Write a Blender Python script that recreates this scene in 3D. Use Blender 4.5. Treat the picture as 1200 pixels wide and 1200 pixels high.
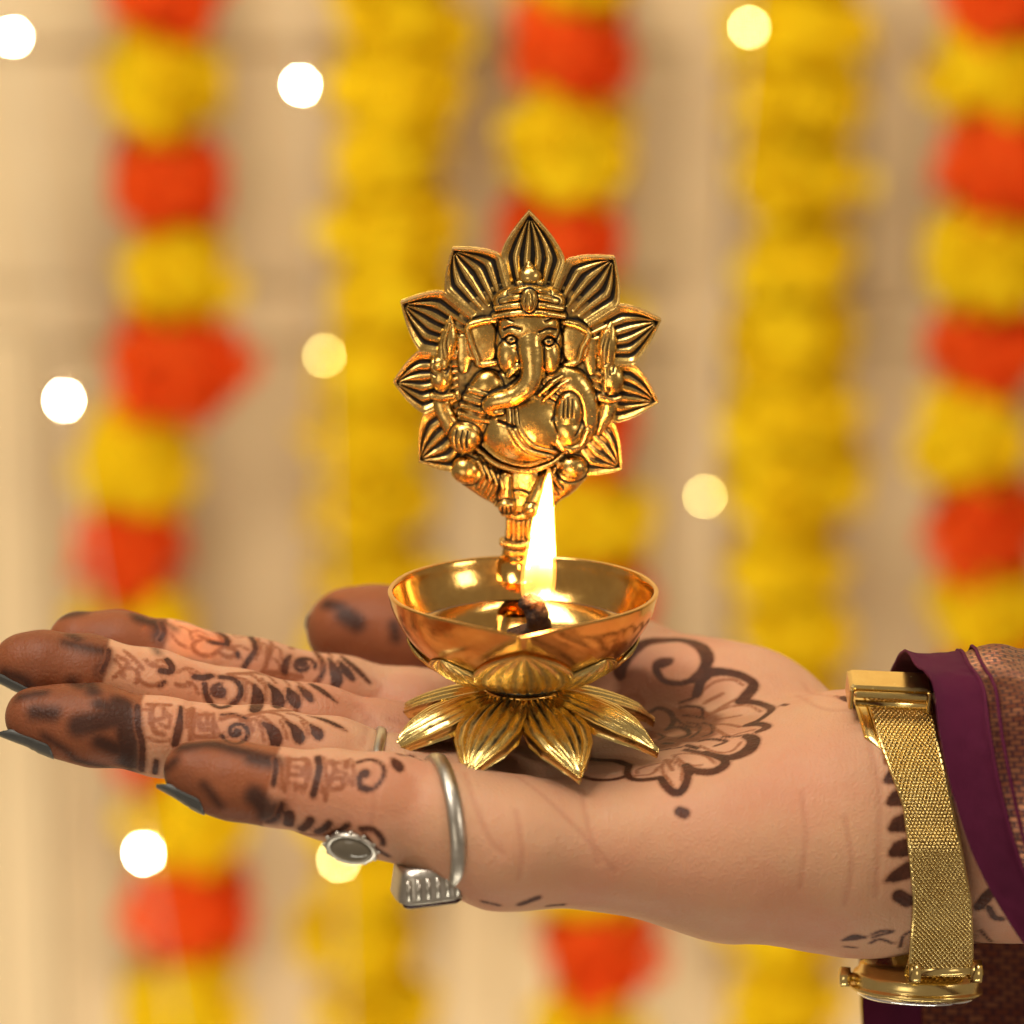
import bpy, math, random
import numpy as np
from mathutils import Vector, Matrix
from mathutils.bvhtree import BVHTree

for o in list(bpy.data.objects):
    bpy.data.objects.remove(o)
scene = bpy.context.scene
C = scene.collection
rad = math.radians
PI = math.pi

# ------------------------------------------------------------------ camera
S = 0.000175                 # metres per photograph pixel at the focus plane
ELEV = rad(14.0)             # the camera looks down on the lamp
DIST = 0.80
ce, se = math.cos(ELEV), math.sin(ELEV)
CAM = np.array([0.0, -DIST * ce, DIST * se])
FWD = np.array([0.0, ce, -se])
UP = np.array([0.0, se, ce])
RIGHT = np.array([1.0, 0.0, 0.0])

cam_data = bpy.data.cameras.new('camera')
cam = bpy.data.objects.new('camera', cam_data)
C.objects.link(cam)
cam.location = CAM
cam.rotation_euler = (PI / 2 - ELEV, 0, 0)
cam_data.sensor_width = 36
cam_data.sensor_height = 36
cam_data.lens = 36 * DIST / (1200 * S)
cam_data.clip_start = 0.02
cam_data.clip_end = 20
cam_data.dof.use_dof = True
cam_data.dof.focus_distance = 0.805
cam_data.dof.aperture_fstop = 7.6
scene.camera = cam

# ------------------------------------------------------------------ world, lamps, exposure
world = bpy.data.worlds.new('World')
scene.world = world
world.use_nodes = True
wb = world.node_tree.nodes['Background']
wb.inputs['Color'].default_value = (1.0, 0.80, 0.60, 1)
wb.inputs['Strength'].default_value = 0.24


def area(name, loc, target, size, power, col, size_y=None):
    l = bpy.data.lights.new(name, 'AREA')
    l.energy = power
    l.color = col
    l.size = size
    if size_y:
        l.shape = 'RECTANGLE'
        l.size_y = size_y
    o = bpy.data.objects.new(name, l)
    C.objects.link(o)
    o.location = loc
    d = Vector(target) - Vector(loc)
    o.rotation_euler = d.to_track_quat('-Z', 'Y').to_euler()
    return o


area('key_softbox', (-0.42, -0.42, 1.02), (0, 0, -0.03), 0.45, 10.2, (1.0, 0.90, 0.78))
area('side_fill', (0.85, -0.55, 0.35), (0.02, 0, -0.04), 0.30, 2.2, (1.0, 0.88, 0.74))  # added fill from the right, no fixture behind it
area('front_fill', (-0.40, -0.98, -0.10), (0, 0, 0.0), 0.45, 1.3, (1.0, 0.88, 0.72))  # low front light added to put highlights on the brass plaque
area('upper_wall_fill', (0.0, -0.10, 1.00), (0.0, 0.93, 0.90), 0.8, 15.2, (1.0, 0.93, 0.76), 0.3)  # unseen area light added to brighten the wall evenly
area('lower_wall_fill', (0.0, -0.10, -1.15), (0.0, 0.93, -1.05), 0.8, 15.2, (1.0, 0.93, 0.76), 0.3)  # unseen counterpart from below, added to even out the wall

scene.view_settings.view_transform = 'Standard'
scene.view_settings.look = 'None'
scene.view_settings.exposure = 0.0
scene.view_settings.gamma = 1.0
scene.view_settings.use_curve_mapping = False
scene.render.engine = 'CYCLES'
scene.cycles.max_bounces = 7
scene.cycles.diffuse_bounces = 3
scene.cycles.glossy_bounces = 4
scene.cycles.transmission_bounces = 5
scene.cycles.transparent_max_bounces = 4
scene.cycles.volume_bounces = 0
scene.cycles.use_adaptive_sampling = True
scene.cycles.adaptive_threshold = 0.03
scene.cycles.caustics_reflective = False
scene.cycles.caustics_refractive = False
scene.render.resolution_x = 1024
scene.render.resolution_y = 1024


# ------------------------------------------------------------------ helpers
def P(px, py, y):
    """world point seen at photograph pixel (px, py) at depth y"""
    d = FWD * DIST + RIGHT * ((px - 600) * S) + UP * ((600 - py) * S)
    t = (y - CAM[1]) / d[1]
    return CAM + d * t


def PM(px, py, ymm):
    return P(px, py, ymm * 0.001)


def link(o, parent=None):
    C.objects.link(o)
    if parent is not None:
        o.parent = parent
    return o


def empty(name, loc, label, cat, group=None):
    o = bpy.data.objects.new(name, None)
    C.objects.link(o)
    o.location = loc
    o.empty_display_size = 0.01
    tag(o, label, cat, group)
    return o


def tag(o, label=None, cat=None, group=None, kind=None):
    if label:
        o['label'] = label
    if cat:
        o['category'] = cat
    if group:
        o['group'] = group
    if kind:
        o['kind'] = kind
    return o


def make_mesh(name, verts, faces, smooth=True, attrs=None, uv=None):
    """verts Nx3; faces a list or Mx4 / Mx3 array"""
    me = bpy.data.meshes.new(name)
    if isinstance(faces, np.ndarray):
        verts = np.asarray(verts, dtype=np.float32)
        n, k = faces.shape
        me.vertices.add(len(verts))
        me.vertices.foreach_set('co', verts.ravel())
        me.loops.add(n * k)
        me.loops.foreach_set('vertex_index', faces.astype(np.int32).ravel())
        me.polygons.add(n)
        me.polygons.foreach_set('loop_start', np.arange(0, n * k, k, dtype=np.int32))
        me.update(calc_edges=True)
    else:
        me.from_pydata([tuple(map(float, v)) for v in verts], [], faces)
    if smooth:
        me.polygons.foreach_set('use_smooth', np.ones(len(me.polygons), dtype=bool))
    if attrs:
        for k, v in attrs.items():
            a = me.attributes.new(k, 'FLOAT', 'POINT')
            a.data.foreach_set('value', np.asarray(v, dtype=np.float32))
    if uv is not None:
        l = me.uv_layers.new(name='UVMap')
        idx = np.empty(len(me.loops), dtype=np.int32)
        me.loops.foreach_get('vertex_index', idx)
        l.data.foreach_set('uv', np.asarray(uv, dtype=np.float32)[idx].ravel())
    me.update()
    return me


def obj(name, verts, faces, mat, parent=None, smooth=True, attrs=None, uv=None, org=None):
    verts = np.asarray(verts, dtype=np.float64)
    if org is not None:
        verts = verts - np.asarray(org)
    me = make_mesh(name, verts, faces, smooth, attrs, uv)
    me.materials.append(mat)
    o = bpy.data.objects.new(name, me)
    return link(o, parent)


def grid_faces(nu, nv, wrap_u=False, wrap_v=False):
    iu = np.arange(nu if wrap_u else nu - 1)
    iv = np.arange(nv if wrap_v else nv - 1)
    U, V = np.meshgrid(iu, iv, indexing='ij')
    U2 = (U + 1) % nu
    V2 = (V + 1) % nv
    f = np.stack([U * nv + V, U2 * nv + V, U2 * nv + V2, U * nv + V2], -1)
    return f.reshape(-1, 4)


class MB:
    """collects primitive shapes into one mesh"""
    def __init__(self):
        self.v = []
        self.f = []

    def add(self, verts, faces):
        b = len(self.v)
        self.v += [tuple(map(float, p)) for p in verts]
        self.f += [tuple(int(i) + b for i in f) for f in faces]

    def grid(self, verts, nu, nv, wu=False, wv=False):
        self.add(np.asarray(verts).reshape(-1, 3), grid_faces(nu, nv, wu, wv))

    def tube(self, pts, r, n=10, cap=True):
        pts = [np.asarray(p, float) for p in pts]
        m = len(pts)
        rs = r if hasattr(r, '__len__') else [r] * m
        ring = []
        ref = None
        for i in range(m):
            t = pts[min(i + 1, m - 1)] - pts[max(i - 1, 0)]
            t = t / (np.linalg.norm(t) + 1e-12)
            if ref is None:
                ref = np.array([0, 0, 1.0]) if abs(t[2]) < .9 else np.array([1.0, 0, 0])
            a = ref - t * np.dot(ref, t)
            a = a / np.linalg.norm(a)
            b = np.cross(t, a)
            ref = a
            for k in range(n):
                an = 2 * PI * k / n
                ring.append(pts[i] + (a * math.cos(an) + b * math.sin(an)) * rs[i])
        base = len(self.v)
        self.grid(ring, m, n, False, True)
        if cap:
            self.f.append(tuple(base + k for k in range(n))[::-1])
            self.f.append(tuple(base + (m - 1) * n + k for k in range(n)))

    def box(self, c, sx, sy, sz, rot=None, bev=0.0):
        hx, hy, hz = sx / 2, sy / 2, sz / 2
        c = np.asarray(c, float)
        if bev <= 0:
            vs = [np.array([x * hx, y * hy, z * hz]) for z in (-1, 1) for y in (-1, 1) for x in (-1, 1)]
            fs = [(0, 2, 3, 1), (4, 5, 7, 6), (0, 1, 5, 4), (2, 6, 7, 3), (0, 4, 6, 2), (1, 3, 7, 5)]
        else:
            # rounded in three levels
            b = bev
            levels = [(-hz, b), (-hz + b, 0), (hz - b, 0), (hz, b)]
            vs, fs = [], []
            for z, ins in levels:
                x, y = hx - ins, hy - ins
                cc = b
                oc = [(-x + cc, -y), (x - cc, -y), (x, -y + cc), (x, y - cc), (x - cc, y), (-x + cc, y), (-x, y - cc), (-x, -y + cc)]
                vs += [np.array([p[0], p[1], z]) for p in oc]
            for i in range(3):
                for k in range(8):
                    fs.append((i * 8 + k, i * 8 + (k + 1) % 8, (i + 1) * 8 + (k + 1) % 8, (i + 1) * 8 + k))
            fs.append(tuple(range(8))[::-1])
            fs.append(tuple(24 + k for k in range(8)))
        if rot is not None:
            vs = [rot @ v for v in vs]
        self.add([v + c for v in vs], fs)

    def ellipsoid(self, c, r, nu=10, nv=14, rot=None):
        c = np.asarray(c, float)
        vs = []
        for i in range(nu + 1):
            th = PI * i / nu
            for k in range(nv):
                ph = 2 * PI * k / nv
                v = np.array([r[0] * math.sin(th) * math.cos(ph), r[1] * math.sin(th) * math.sin(ph), r[2] * math.cos(th)])
                if rot is not None:
                    v = rot @ v
                vs.append(c + v)
        self.grid(vs, nu + 1, nv, False, True)

    def build(self, name, mat, parent=None, smooth=True, org=None):
        return obj(name, np.array(self.v), self.f, mat, parent, smooth, org=org)


def catmull(pts, n):
    """n samples through the control rows"""
    p = np.asarray(pts, float)
    m = len(p)
    ext = np.vstack([2 * p[0] - p[1], p, 2 * p[-1] - p[-2]])
    out = []
    for x in np.linspace(0, m - 1, n):
        i = min(int(x), m - 2)
        t = x - i
        a, b, c, d = ext[i], ext[i + 1], ext[i + 2], ext[i + 3]
        out.append(0.5 * (2 * b + (c - a) * t + (2 * a - 5 * b + 4 * c - d) * t * t + (3 * b - a - 3 * c + d) * t ** 3))
    return np.array(out)


# value noise for geometry
_rng = np.random.default_rng(7)
_tab = _rng.random((64, 64, 64)).astype(np.float32)


def vnoise(p):
    p = np.asarray(p)
    i = np.floor(p).astype(int)
    f = p - i
    f = f * f * (3 - 2 * f)
    i = i % 64
    j = (i + 1) % 64
    def g(a, b, c):
        return _tab[a, b, c]
    x0, y0, z0 = i[..., 0], i[..., 1], i[..., 2]
    x1, y1, z1 = j[..., 0], j[..., 1], j[..., 2]
    fx, fy, fz = f[..., 0], f[..., 1], f[..., 2]
    a = g(x0, y0, z0) * (1 - fx) + g(x1, y0, z0) * fx
    b = g(x0, y1, z0) * (1 - fx) + g(x1, y1, z0) * fx
    c = g(x0, y0, z1) * (1 - fx) + g(x1, y0, z1) * fx
    d = g(x0, y1, z1) * (1 - fx) + g(x1, y1, z1) * fx
    return ((a * (1 - fy) + b * fy) * (1 - fz) + (c * (1 - fy) + d * fy) * fz) * 2 - 1


# ------------------------------------------------------------------ materials
class NT:
    def __init__(self, name):
        self.m = bpy.data.materials.new(name)
        self.m.use_nodes = True
        self.t = self.m.node_tree
        self.b = self.t.nodes['Principled BSDF']
        self.out = self.t.nodes['Material Output']

    def n(self, typ, **kw):
        nd = self.t.nodes.new(typ)
        for k, v in kw.items():
            if hasattr(nd, k):
                setattr(nd, k, v)
            else:
                nd.inputs[k.replace('_', ' ')].default_value = v
        return nd

    def l(self, a, b):
        self.t.links.new(a, b)

    def set(self, **kw):
        for k, v in kw.items():
            self.b.inputs[k.replace('_', ' ')].default_value = v
        return self

    def coord(self, which='Object'):
        return self.n('ShaderNodeTexCoord').outputs[which]

    def noise(self, scale, detail=4, rough=0.5, vec=None, dist=0.0):
        nd = self.n('ShaderNodeTexNoise')
        nd.inputs['Scale'].default_value = scale
        nd.inputs['Detail'].default_value = detail
        nd.inputs['Roughness'].default_value = rough
        nd.inputs['Distortion'].default_value = dist
        self.l(vec if vec is not None else self.coord(), nd.inputs['Vector'])
        return nd.outputs['Fac']

    def ramp(self, fac, stops, interp='LINEAR'):
        nd = self.n('ShaderNodeValToRGB')
        nd.color_ramp.interpolation = interp
        e = nd.color_ramp.elements
        while len(e) < len(stops):
            e.new(0.5)
        for el, (p, c) in zip(e, stops):
            el.position = p
            el.color = (c, c, c, 1) if not hasattr(c, '__len__') else (*c, 1)
        self.l(fac, nd.inputs['Fac'])
        return nd.outputs['Color']

    def mix(self, fac, a, b, blend='MIX'):
        nd = self.n('ShaderNodeMix', data_type='RGBA', blend_type=blend)
        for s, v in ((nd.inputs[0], fac), (nd.inputs[6], a), (nd.inputs[7], b)):
            if hasattr(v, 'is_output'):
                self.l(v, s)
            elif hasattr(v, '__len__'):
                s.default_value = (*v, 1)
            else:
                s.default_value = v
        return nd.outputs[2]

    def math(self, op, a, b=0.0, c=0.0, clamp=False):
        nd = self.n('ShaderNodeMath', operation=op)
        nd.use_clamp = clamp
        for s, v in zip(nd.inputs, (a, b, c)):
            if hasattr(v, 'is_output'):
                self.l(v, s)
            else:
                s.default_value = v
        return nd.outputs[0]

    def attr(self, name):
        return self.n('ShaderNodeAttribute', attribute_name=name).outputs['Fac']

    def smooth(self, x, lo, hi):
        nd = self.n('ShaderNodeMapRange', interpolation_type='SMOOTHSTEP')
        self.l(x, nd.inputs['Value'])
        nd.inputs['From Min'].default_value = lo
        nd.inputs['From Max'].default_value = hi
        return nd.outputs['Result']

    def bump(self, h, strength, dist, normal=None):
        nd = self.n('ShaderNodeBump')
        nd.inputs['Strength'].default_value = strength
        nd.inputs['Distance'].default_value = dist
        self.l(h, nd.inputs['Height'])
        if normal is not None:
            self.l(normal, nd.inputs['Normal'])
        return nd.outputs['Normal']

    def base(self, c):
        self.l(c, self.b.inputs['Base Color'])

    def plug(self, name, s):
        self.l(s, self.b.inputs[name])


def mat_brass(name, col, col2, rough, patina=False, bump=0.12):
    m = NT(name)
    m.set(Metallic=1.0)
    n1 = m.noise(160, 5, 0.6)
    n2 = m.noise(900, 3, 0.6)
    c = m.mix(m.ramp(n1, [(0.35, 0.0), (0.68, 1.0)]), col, col2)
    r = m.math('MULTIPLY_ADD', n2, 0.16, rough - 0.06)
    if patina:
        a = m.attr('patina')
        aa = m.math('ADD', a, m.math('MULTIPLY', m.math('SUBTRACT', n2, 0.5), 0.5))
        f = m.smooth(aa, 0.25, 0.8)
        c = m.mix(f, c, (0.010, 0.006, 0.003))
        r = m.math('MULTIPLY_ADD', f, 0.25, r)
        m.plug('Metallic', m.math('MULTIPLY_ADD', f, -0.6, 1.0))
    m.base(c)
    m.plug('Roughness', r)
    if bump:
        m.plug('Normal', m.bump(m.math('ADD', n1, m.math('MULTIPLY', n2, 0.35)), bump, 0.0006))
    return m.m


BRASS = mat_brass('polished_brass', (0.86, 0.53, 0.16), (0.74, 0.42, 0.11), 0.13, bump=0.10)
BRASS_P = mat_brass('antiqued_brass', (0.83, 0.56, 0.18), (0.66, 0.41, 0.11), 0.24, True, 0.22)
GOLD = mat_brass('watch_gold', (0.86, 0.66, 0.27), (0.78, 0.56, 0.20), 0.22, bump=0.05)
SILVER = mat_brass('ring_silver', (0.70, 0.66, 0.58), (0.48, 0.44, 0.37), 0.34, bump=0.25)
FOOT = mat_brass('lit_antiqued_brass', (1.0, 0.78, 0.32), (0.90, 0.63, 0.20), 0.22, True, 0.25)  # antiqued brass made paler, with the key light put into its colour

m = NT('black_lacquer'); m.set(Base_Color=(0.012, 0.009, 0.007, 1), Roughness=0.25); BLACK = m.m
m = NT('lamp_oil')
m.set(Base_Color=(0.95, 0.72, 0.35, 1), Roughness=0.02, IOR=1.46, Transmission_Weight=1.0)
OIL = m.m
m = NT('charred_wick')
m.base(m.mix(m.noise(700, 4), (0.006, 0.004, 0.004), (0.05, 0.022, 0.012)))
m.set(Roughness=0.9)
m.plug('Normal', m.bump(m.noise(1200, 3), 0.8, 0.001))
CHAR = m.m


# ------------------------------------------------------------------ setting: back wall
WALL_Y = 0.93
m = NT('painted_wall')
n = m.noise(3.0, 3, 0.5)
m.base(m.mix(n, (0.66, 0.485, 0.265), (0.72, 0.545, 0.315)))
m.set(Roughness=0.7)
m.plug('Normal', m.bump(m.noise(160, 3), 0.1, 0.002))
WALL = m.m
wall = MB()
wall.box((0, WALL_Y + 0.03, -0.1), 3.0, 0.06, 2.4)
wall = wall.build('wall', WALL, smooth=False)
tag(wall, kind='structure')


def moulding(px0, py0, px1, py1, w=0.022, d=0.005):
    a, b = P(px0, py0, WALL_Y), P(px1, py1, WALL_Y)
    mb = MB()
    if abs(px1 - px0) > abs(py1 - py0):
        mb.box(((a[0] + b[0]) / 2, WALL_Y - d / 2, (a[2] + b[2]) / 2), abs(b[0] - a[0]), d, w, bev=0.002)
    else:
        x = (a[0] + b[0]) / 2
        mb.box((x, WALL_Y - d / 2 - 0.0035, (a[2] + b[2]) / 2), w, d, abs(b[2] - a[2]), bev=0.002)
    return mb.build('panel_moulding', WALL, wall, smooth=False)


moulding(-300, 12, 1500, 12, 0.030, 0.007)
moulding(-300, 368, 1500, 368, 0.024, 0.006)
moulding(25, 385, 25, 1300, 0.030)
moulding(62, 385, 62, 1300, 0.010)
moulding(548, 385, 548, 1300, 0.030)
moulding(818, 20, 818, 1300, 0.020)
moulding(1045, 20, 1045, 360, 0.020)


# ------------------------------------------------------------------ flower garlands
def petal_mat(name, c1, c2):
    m = NT(name)
    m.base(m.mix(m.noise(60, 3), c1, c2))
    col = m.b.inputs['Base Color'].links[0].from_socket
    m.set(Roughness=0.65)
    tr = m.n('ShaderNodeBsdfTranslucent')
    m.l(col, tr.inputs['Color'])
    mx = m.n('ShaderNodeMixShader')
    mx.inputs[0].default_value = 0.32
    df = m.n('ShaderNodeBsdfDiffuse')
    m.l(col, df.inputs['Color'])
    m.t.nodes.remove(m.b)
    m.l(df.outputs[0], mx.inputs[1])
    m.l(tr.outputs[0], mx.inputs[2])
    m.l(mx.outputs[0], m.out.inputs['Surface'])
    return m.m


YEL = petal_mat('yellow_petals', (0.96, 0.65, 0.012), (0.98, 0.765, 0.018))
RED = petal_mat('orange_red_petals', (0.90, 0.090, 0.012), (0.95, 0.15, 0.020))
m = NT('garland_thread'); m.set(Base_Color=(0.55, 0.42, 0.10, 1), Roughness=0.8); THREAD = m.m


def flower_mesh(seed, mat, name):
    r = random.Random(seed)
    verts, faces = [], []
    N = 130
    for i in range(N):
        z = 1 - 2 * (i + 0.5) / N
        ph = i * 2.399963 + r.uniform(-.2, .2)
        q = math.sqrt(1 - z * z)
        d = np.array([q * math.cos(ph), q * math.sin(ph), z * 0.8])
        d /= np.linalg.norm(d)
        L = r.choice((0.85, 0.97, 1.05, 1.14)) * r.uniform(0.94, 1.06) * (1 + 0.14 * math.sin(3 * ph + seed) * q) * (1.0 - 0.24 * abs(z))
        up = np.array([0, 0, 1.0]) if abs(d[2]) < .9 else np.array([1.0, 0, 0])
        a = np.cross(d, up); a /= np.linalg.norm(a)
        b = np.cross(d, a)
        tw = r.uniform(0, PI)
        w = a * math.cos(tw) + b * math.sin(tw)
        t = np.cross(d, w)
        W = r.uniform(0.16, 0.24)
        base = len(verts)
        for (u, s, k) in ((0.35, 0.35, 0), (0.7, 0.9, 0.05), (0.92, 1.1, 0.0), (1.0, 0.75, -0.1)):
            for v in (-1, 0, 1):
                verts.append(d * L * u + w * v * W * s + t * (k + 0.06 * (v * v) + r.uniform(-.03, .03)))
        for u in range(3):
            for v in range(2):
                faces.append((base + u * 3 + v, base + u * 3 + v + 1, base + (u + 1) * 3 + v + 1, base + (u + 1) * 3 + v))
    # the solid heart of the pompom
    mb = MB()
    mb.ellipsoid((0, 0, 0), (0.78, 0.78, 0.66), 8, 12)
    b0 = len(verts)
    verts += mb.v
    faces += [tuple(i + b0 for i in f) for f in mb.f]
    me = make_mesh(name, np.array(verts), faces, True)
    me.materials.append(mat)
    return me


FY = [flower_mesh(10 + i, YEL, 'marigold') for i in range(3)]
FR = [flower_mesh(20 + i, RED, 'marigold') for i in range(3)]
GAR_Y = 0.865
gr = random.Random(5)


def garland(items, label, R, vs=1.2):
    """items: (px, py, colour) from the top down"""
    top = P(items[0][0], items[0][1], GAR_Y)
    root = empty('flower_garland', top, label, 'garland', 'flower garlands hanging on the wall')
    pts = [P(x, y, GAR_Y) for x, y, c in items]
    th = MB()
    th.tube([pts[0] + np.array([0, 0, 0.1])] + pts, 0.0012, 6)
    th.build('string', THREAD, root, org=top)
    for p, (x, y, c) in zip(pts, items):
        me = gr.choice(FY if c == 'Y' else FR)
        o = bpy.data.objects.new('marigold', me)
        link(o, root)
        o.location = p - top
        k = R * gr.uniform(0.88, 1.10)
        o.scale = (k, k, k * gr.uniform(1.0, 1.12) * vs)
        o.rotation_euler = (gr.uniform(-.35, .35), gr.uniform(-.35, .35), gr.uniform(0, 6))


def column(pts, step, lo=-60, hi=1290):
    ys = [p[1] for p in pts]
    xs = [p[0] for p in pts]
    out = []
    y = lo
    while y < hi:
        out.append((float(np.interp(y, ys, xs)) + gr.uniform(-9, 9), y, 'Y'))
        y += step * gr.uniform(0.9, 1.1)
    return out


garland([(190, -105, 'Y'), (196, -8, 'R'), (190, 94, 'Y'), (198, 212, 'R'), (204, 318, 'Y'), (203, 430, 'R'), (160, 535, 'Y'),
         (148, 645, 'R'), (165, 745, 'Y'), (185, 850, 'R'), (215, 955, 'Y'), (222, 1060, 'R'), (212, 1165, 'Y'), (210, 1270, 'R')],
        'orange red and yellow flower garland nearest the left edge', 0.0272)
garland(column([(462, 0), (458, 250), (448, 450), (432, 700), (428, 1200)], 84), 'all yellow flower garland to the left of the lamp', 0.0280, 0.90)
garland([(680, -50, 'Y'), (672, 58, 'R'), (655, 172, 'Y'), (655, 275, 'R'), (665, 385, 'Y'), (680, 500, 'R'), (690, 608, 'Y'), (690, 710, 'R'),
         (690, 810, 'Y'), (690, 910, 'R'), (692, 1010, 'Y'), (702, 1115, 'R'), (690, 1215, 'Y')],
        'orange red and yellow flower garland hanging behind the lamp', 0.0262)
garland(column([(932, 0), (928, 300), (925, 600), (932, 800), (915, 1200)], 86), 'all yellow flower garland to the right of the lamp', 0.0292, 0.90)
garland([(1170, -100, 'Y'), (1180, -8, 'R'), (1160, 78, 'Y'), (1178, 195, 'R'), (1152, 300, 'Y'), (1158, 405, 'R'), (1138, 510, 'Y'),
         (1155, 618, 'R'), (1160, 715, 'Y'), (1160, 815, 'R'), (1160, 915, 'Y'), (1165, 1015, 'R'), (1165, 1115, 'Y'), (1165, 1215, 'R')],
        'orange red and yellow flower garland at the right edge', 0.0275)


# ------------------------------------------------------------------ fairy lights
def emit(name, col, strength):
    m = NT(name)
    m.set(Base_Color=(*col, 1), Roughness=0.4)
    m.b.inputs['Emission Color'].default_value = (*col, 1)
    m.b.inputs['Emission Strength'].default_value = strength
    return m.m


BULB_W = emit('warm_white_bulb', (1.0, 0.86, 0.58), 420)
BULB_Y = emit('yellow_bulb', (1.0, 0.84, 0.34), 100)
BULB_D = emit('dim_yellow_bulb', (1.0, 0.84, 0.27), 48)
m = NT('clear_wire'); m.set(Base_Color=(0.75, 0.65, 0.48, 1), Roughness=0.4); WIRE = m.m


def light_string(items, label, y=0.83):
    pts = [P(a, b, y) for a, b, c in items]
    a, b = pts[0], pts[-1]
    top = a + (a - pts[1]) * 0.4
    root = empty('fairy_light_string', pts[0], label, 'string lights', 'fairy light strings on the wall')
    w = MB()
    off = np.array([0, 0.0032, 0])
    w.tube([top + off] + [p + off for p in pts] + [b + (b - pts[-2]) * 0.4 + off], 0.0006, 6)
    w.build('wire', WIRE, root, org=pts[0])
    for p, it in zip(pts, items):
        if it[2] is None:
            continue
        mb = MB()
        mb.ellipsoid(p, (0.0008, 0.0008, 0.0010), 8, 12)
        bu = mb.build('bulb', it[2], root, org=pts[0])
        mb = MB()
        mb.tube([p + np.array([0, 0.0014, 0]), p + np.array([0, 0.005, 0])], 0.0013, 8)
        mb.build('socket', WIRE, bu, org=pts[0])


light_string([(15, 43, BULB_W), (75, 469, BULB_W), (168, 1000, BULB_W)], 'fairy light string with three white bulbs near the left edge')
light_string([(352, 100, BULB_W), (380, 417, BULB_D), (397, 1008, BULB_Y)], 'fairy light string left of the lamp beside a yellow garland')
light_string([(878, 32, BULB_Y), (826, 582, BULB_D), (800, 1300, None)], 'fairy light string right of the lamp with yellow bulbs')


# ------------------------------------------------------------------ hand
def px_r(r):
    return r * S


def cone(a, b, ra, rb):
    a, b = np.asarray(a), np.asarray(b)
    ba = b - a
    bb = ba.dot(ba)
    def f(p):
        pa = p - a
        t = np.clip(pa @ ba / bb, 0, 1)
        return np.linalg.norm(pa - t[:, None] * ba, axis=1) - (ra + t * (rb - ra))
    return f


def ellip(c, r, R=None):
    c, r = np.asarray(c), np.asarray(r)
    def f(p):
        q = p - c
        if R is not None:
            q = q @ R
        k0 = np.linalg.norm(q / r, axis=1)
        k1 = np.linalg.norm(q / (r * r), axis=1) + 1e-9
        return k0 * (k0 - 1) / k1
    return f


def smin(a, b, k):
    h = np.maximum(k - np.abs(a - b), 0) / k
    return np.minimum(a, b) - h * h * k * 0.25


def smax(a, b, k):
    return -smin(-a, -b, k)


# finger joint chains: (px, py, depth mm, radius px)
FINGERS = {
    'index': [(560, 846, 30, 50), (480, 832, 29, 49), (400, 815, 28, 46), (300, 793, 27, 44), (200, 769, 25, 41), (140, 758, 24, 41), (93, 754, 23, 39)],
    'middle': [(540, 890, 10, 52), (450, 872, 10, 49), (370, 851, 10, 48), (280, 832, 9, 46), (180, 805, 8, 42), (100, 788, 7, 43), (50, 779, 6, 38), (26, 775, 6, 33)],
    'ring': [(560, 938, -9, 56), (470, 918, -8, 52), (390, 893, -8, 50), (310, 877, -8, 48), (190, 864, -8, 44), (110, 850, -8, 46), (72, 845, -8, 40), (40, 840, -8, 34)],
    'little': [(590, 985, -27, 70), (520, 962, -27, 64), (450, 944, -27, 58), (390, 932, -26, 50), (320, 922, -26, 43), (275, 915, -25, 43), (245, 909, -24, 38), (225, 904, -24, 33)],
    'thumb': [(860, 850, 36, 84), (740, 795, 46, 72), (640, 770, 52, 60), (560, 759, 54, 58), (480, 750, 54, 61), (440, 743, 54, 59), (409, 738, 53, 53)],
}
FPTS = {k: [PM(a, b, c) for a, b, c, r in v] for k, v in FINGERS.items()}
FRAD = {k: [px_r(r) for a, b, c, r in v] for k, v in FINGERS.items()}

palm_prims = [
    cone(PM(530, 852, 29), PM(990, 935, 16), px_r(50), px_r(95)),
    cone(PM(510, 893, 10), PM(990, 960, 6), px_r(54), px_r(112)),
    cone(PM(530, 940, -8), PM(990, 975, -4), px_r(58), px_r(118)),
    cone(PM(585, 986, -25), PM(860, 994, -15), px_r(68), px_r(92)),
    cone(PM(860, 994, -15), PM(1010, 972, -6), px_r(92), px_r(126)),
    cone(PM(1000, 962, 0), PM(1400, 950, 2), px_r(140), px_r(165)),          # wrist and forearm
    ellip(PM(845, 846, 32), (px_r(140), px_r(100), px_r(92))),                # thenar
]
HOLLOW = ellip(PM(632, 800, 0), (px_r(200), px_r(215), px_r(77)))


def hand_sdf(p):
    d = palm_prims[0](p)
    for q in palm_prims[1:]:
        d = smin(d, q(p), 0.012)
    d = smax(d, -HOLLOW(p), 0.014)
    out = d.copy()
    for k in FPTS:
        pts, rs = FPTS[k], FRAD[k]
        pad = max(rs) + 0.010
        sel = np.where(np.all((p > np.min(pts, 0) - pad) & (p < np.max(pts, 0) + pad), axis=1))[0]
        if len(sel) == 0:
            continue
        q = p[sel]
        f = None
        for i in range(len(pts) - 1):
            c = cone(pts[i], pts[i + 1], rs[i], rs[i + 1])(q)
            f = c if f is None else smin(f, c, 0.003)
        out[sel] = np.minimum(out[sel], smin(d[sel], f, 0.009))
    return out


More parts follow.
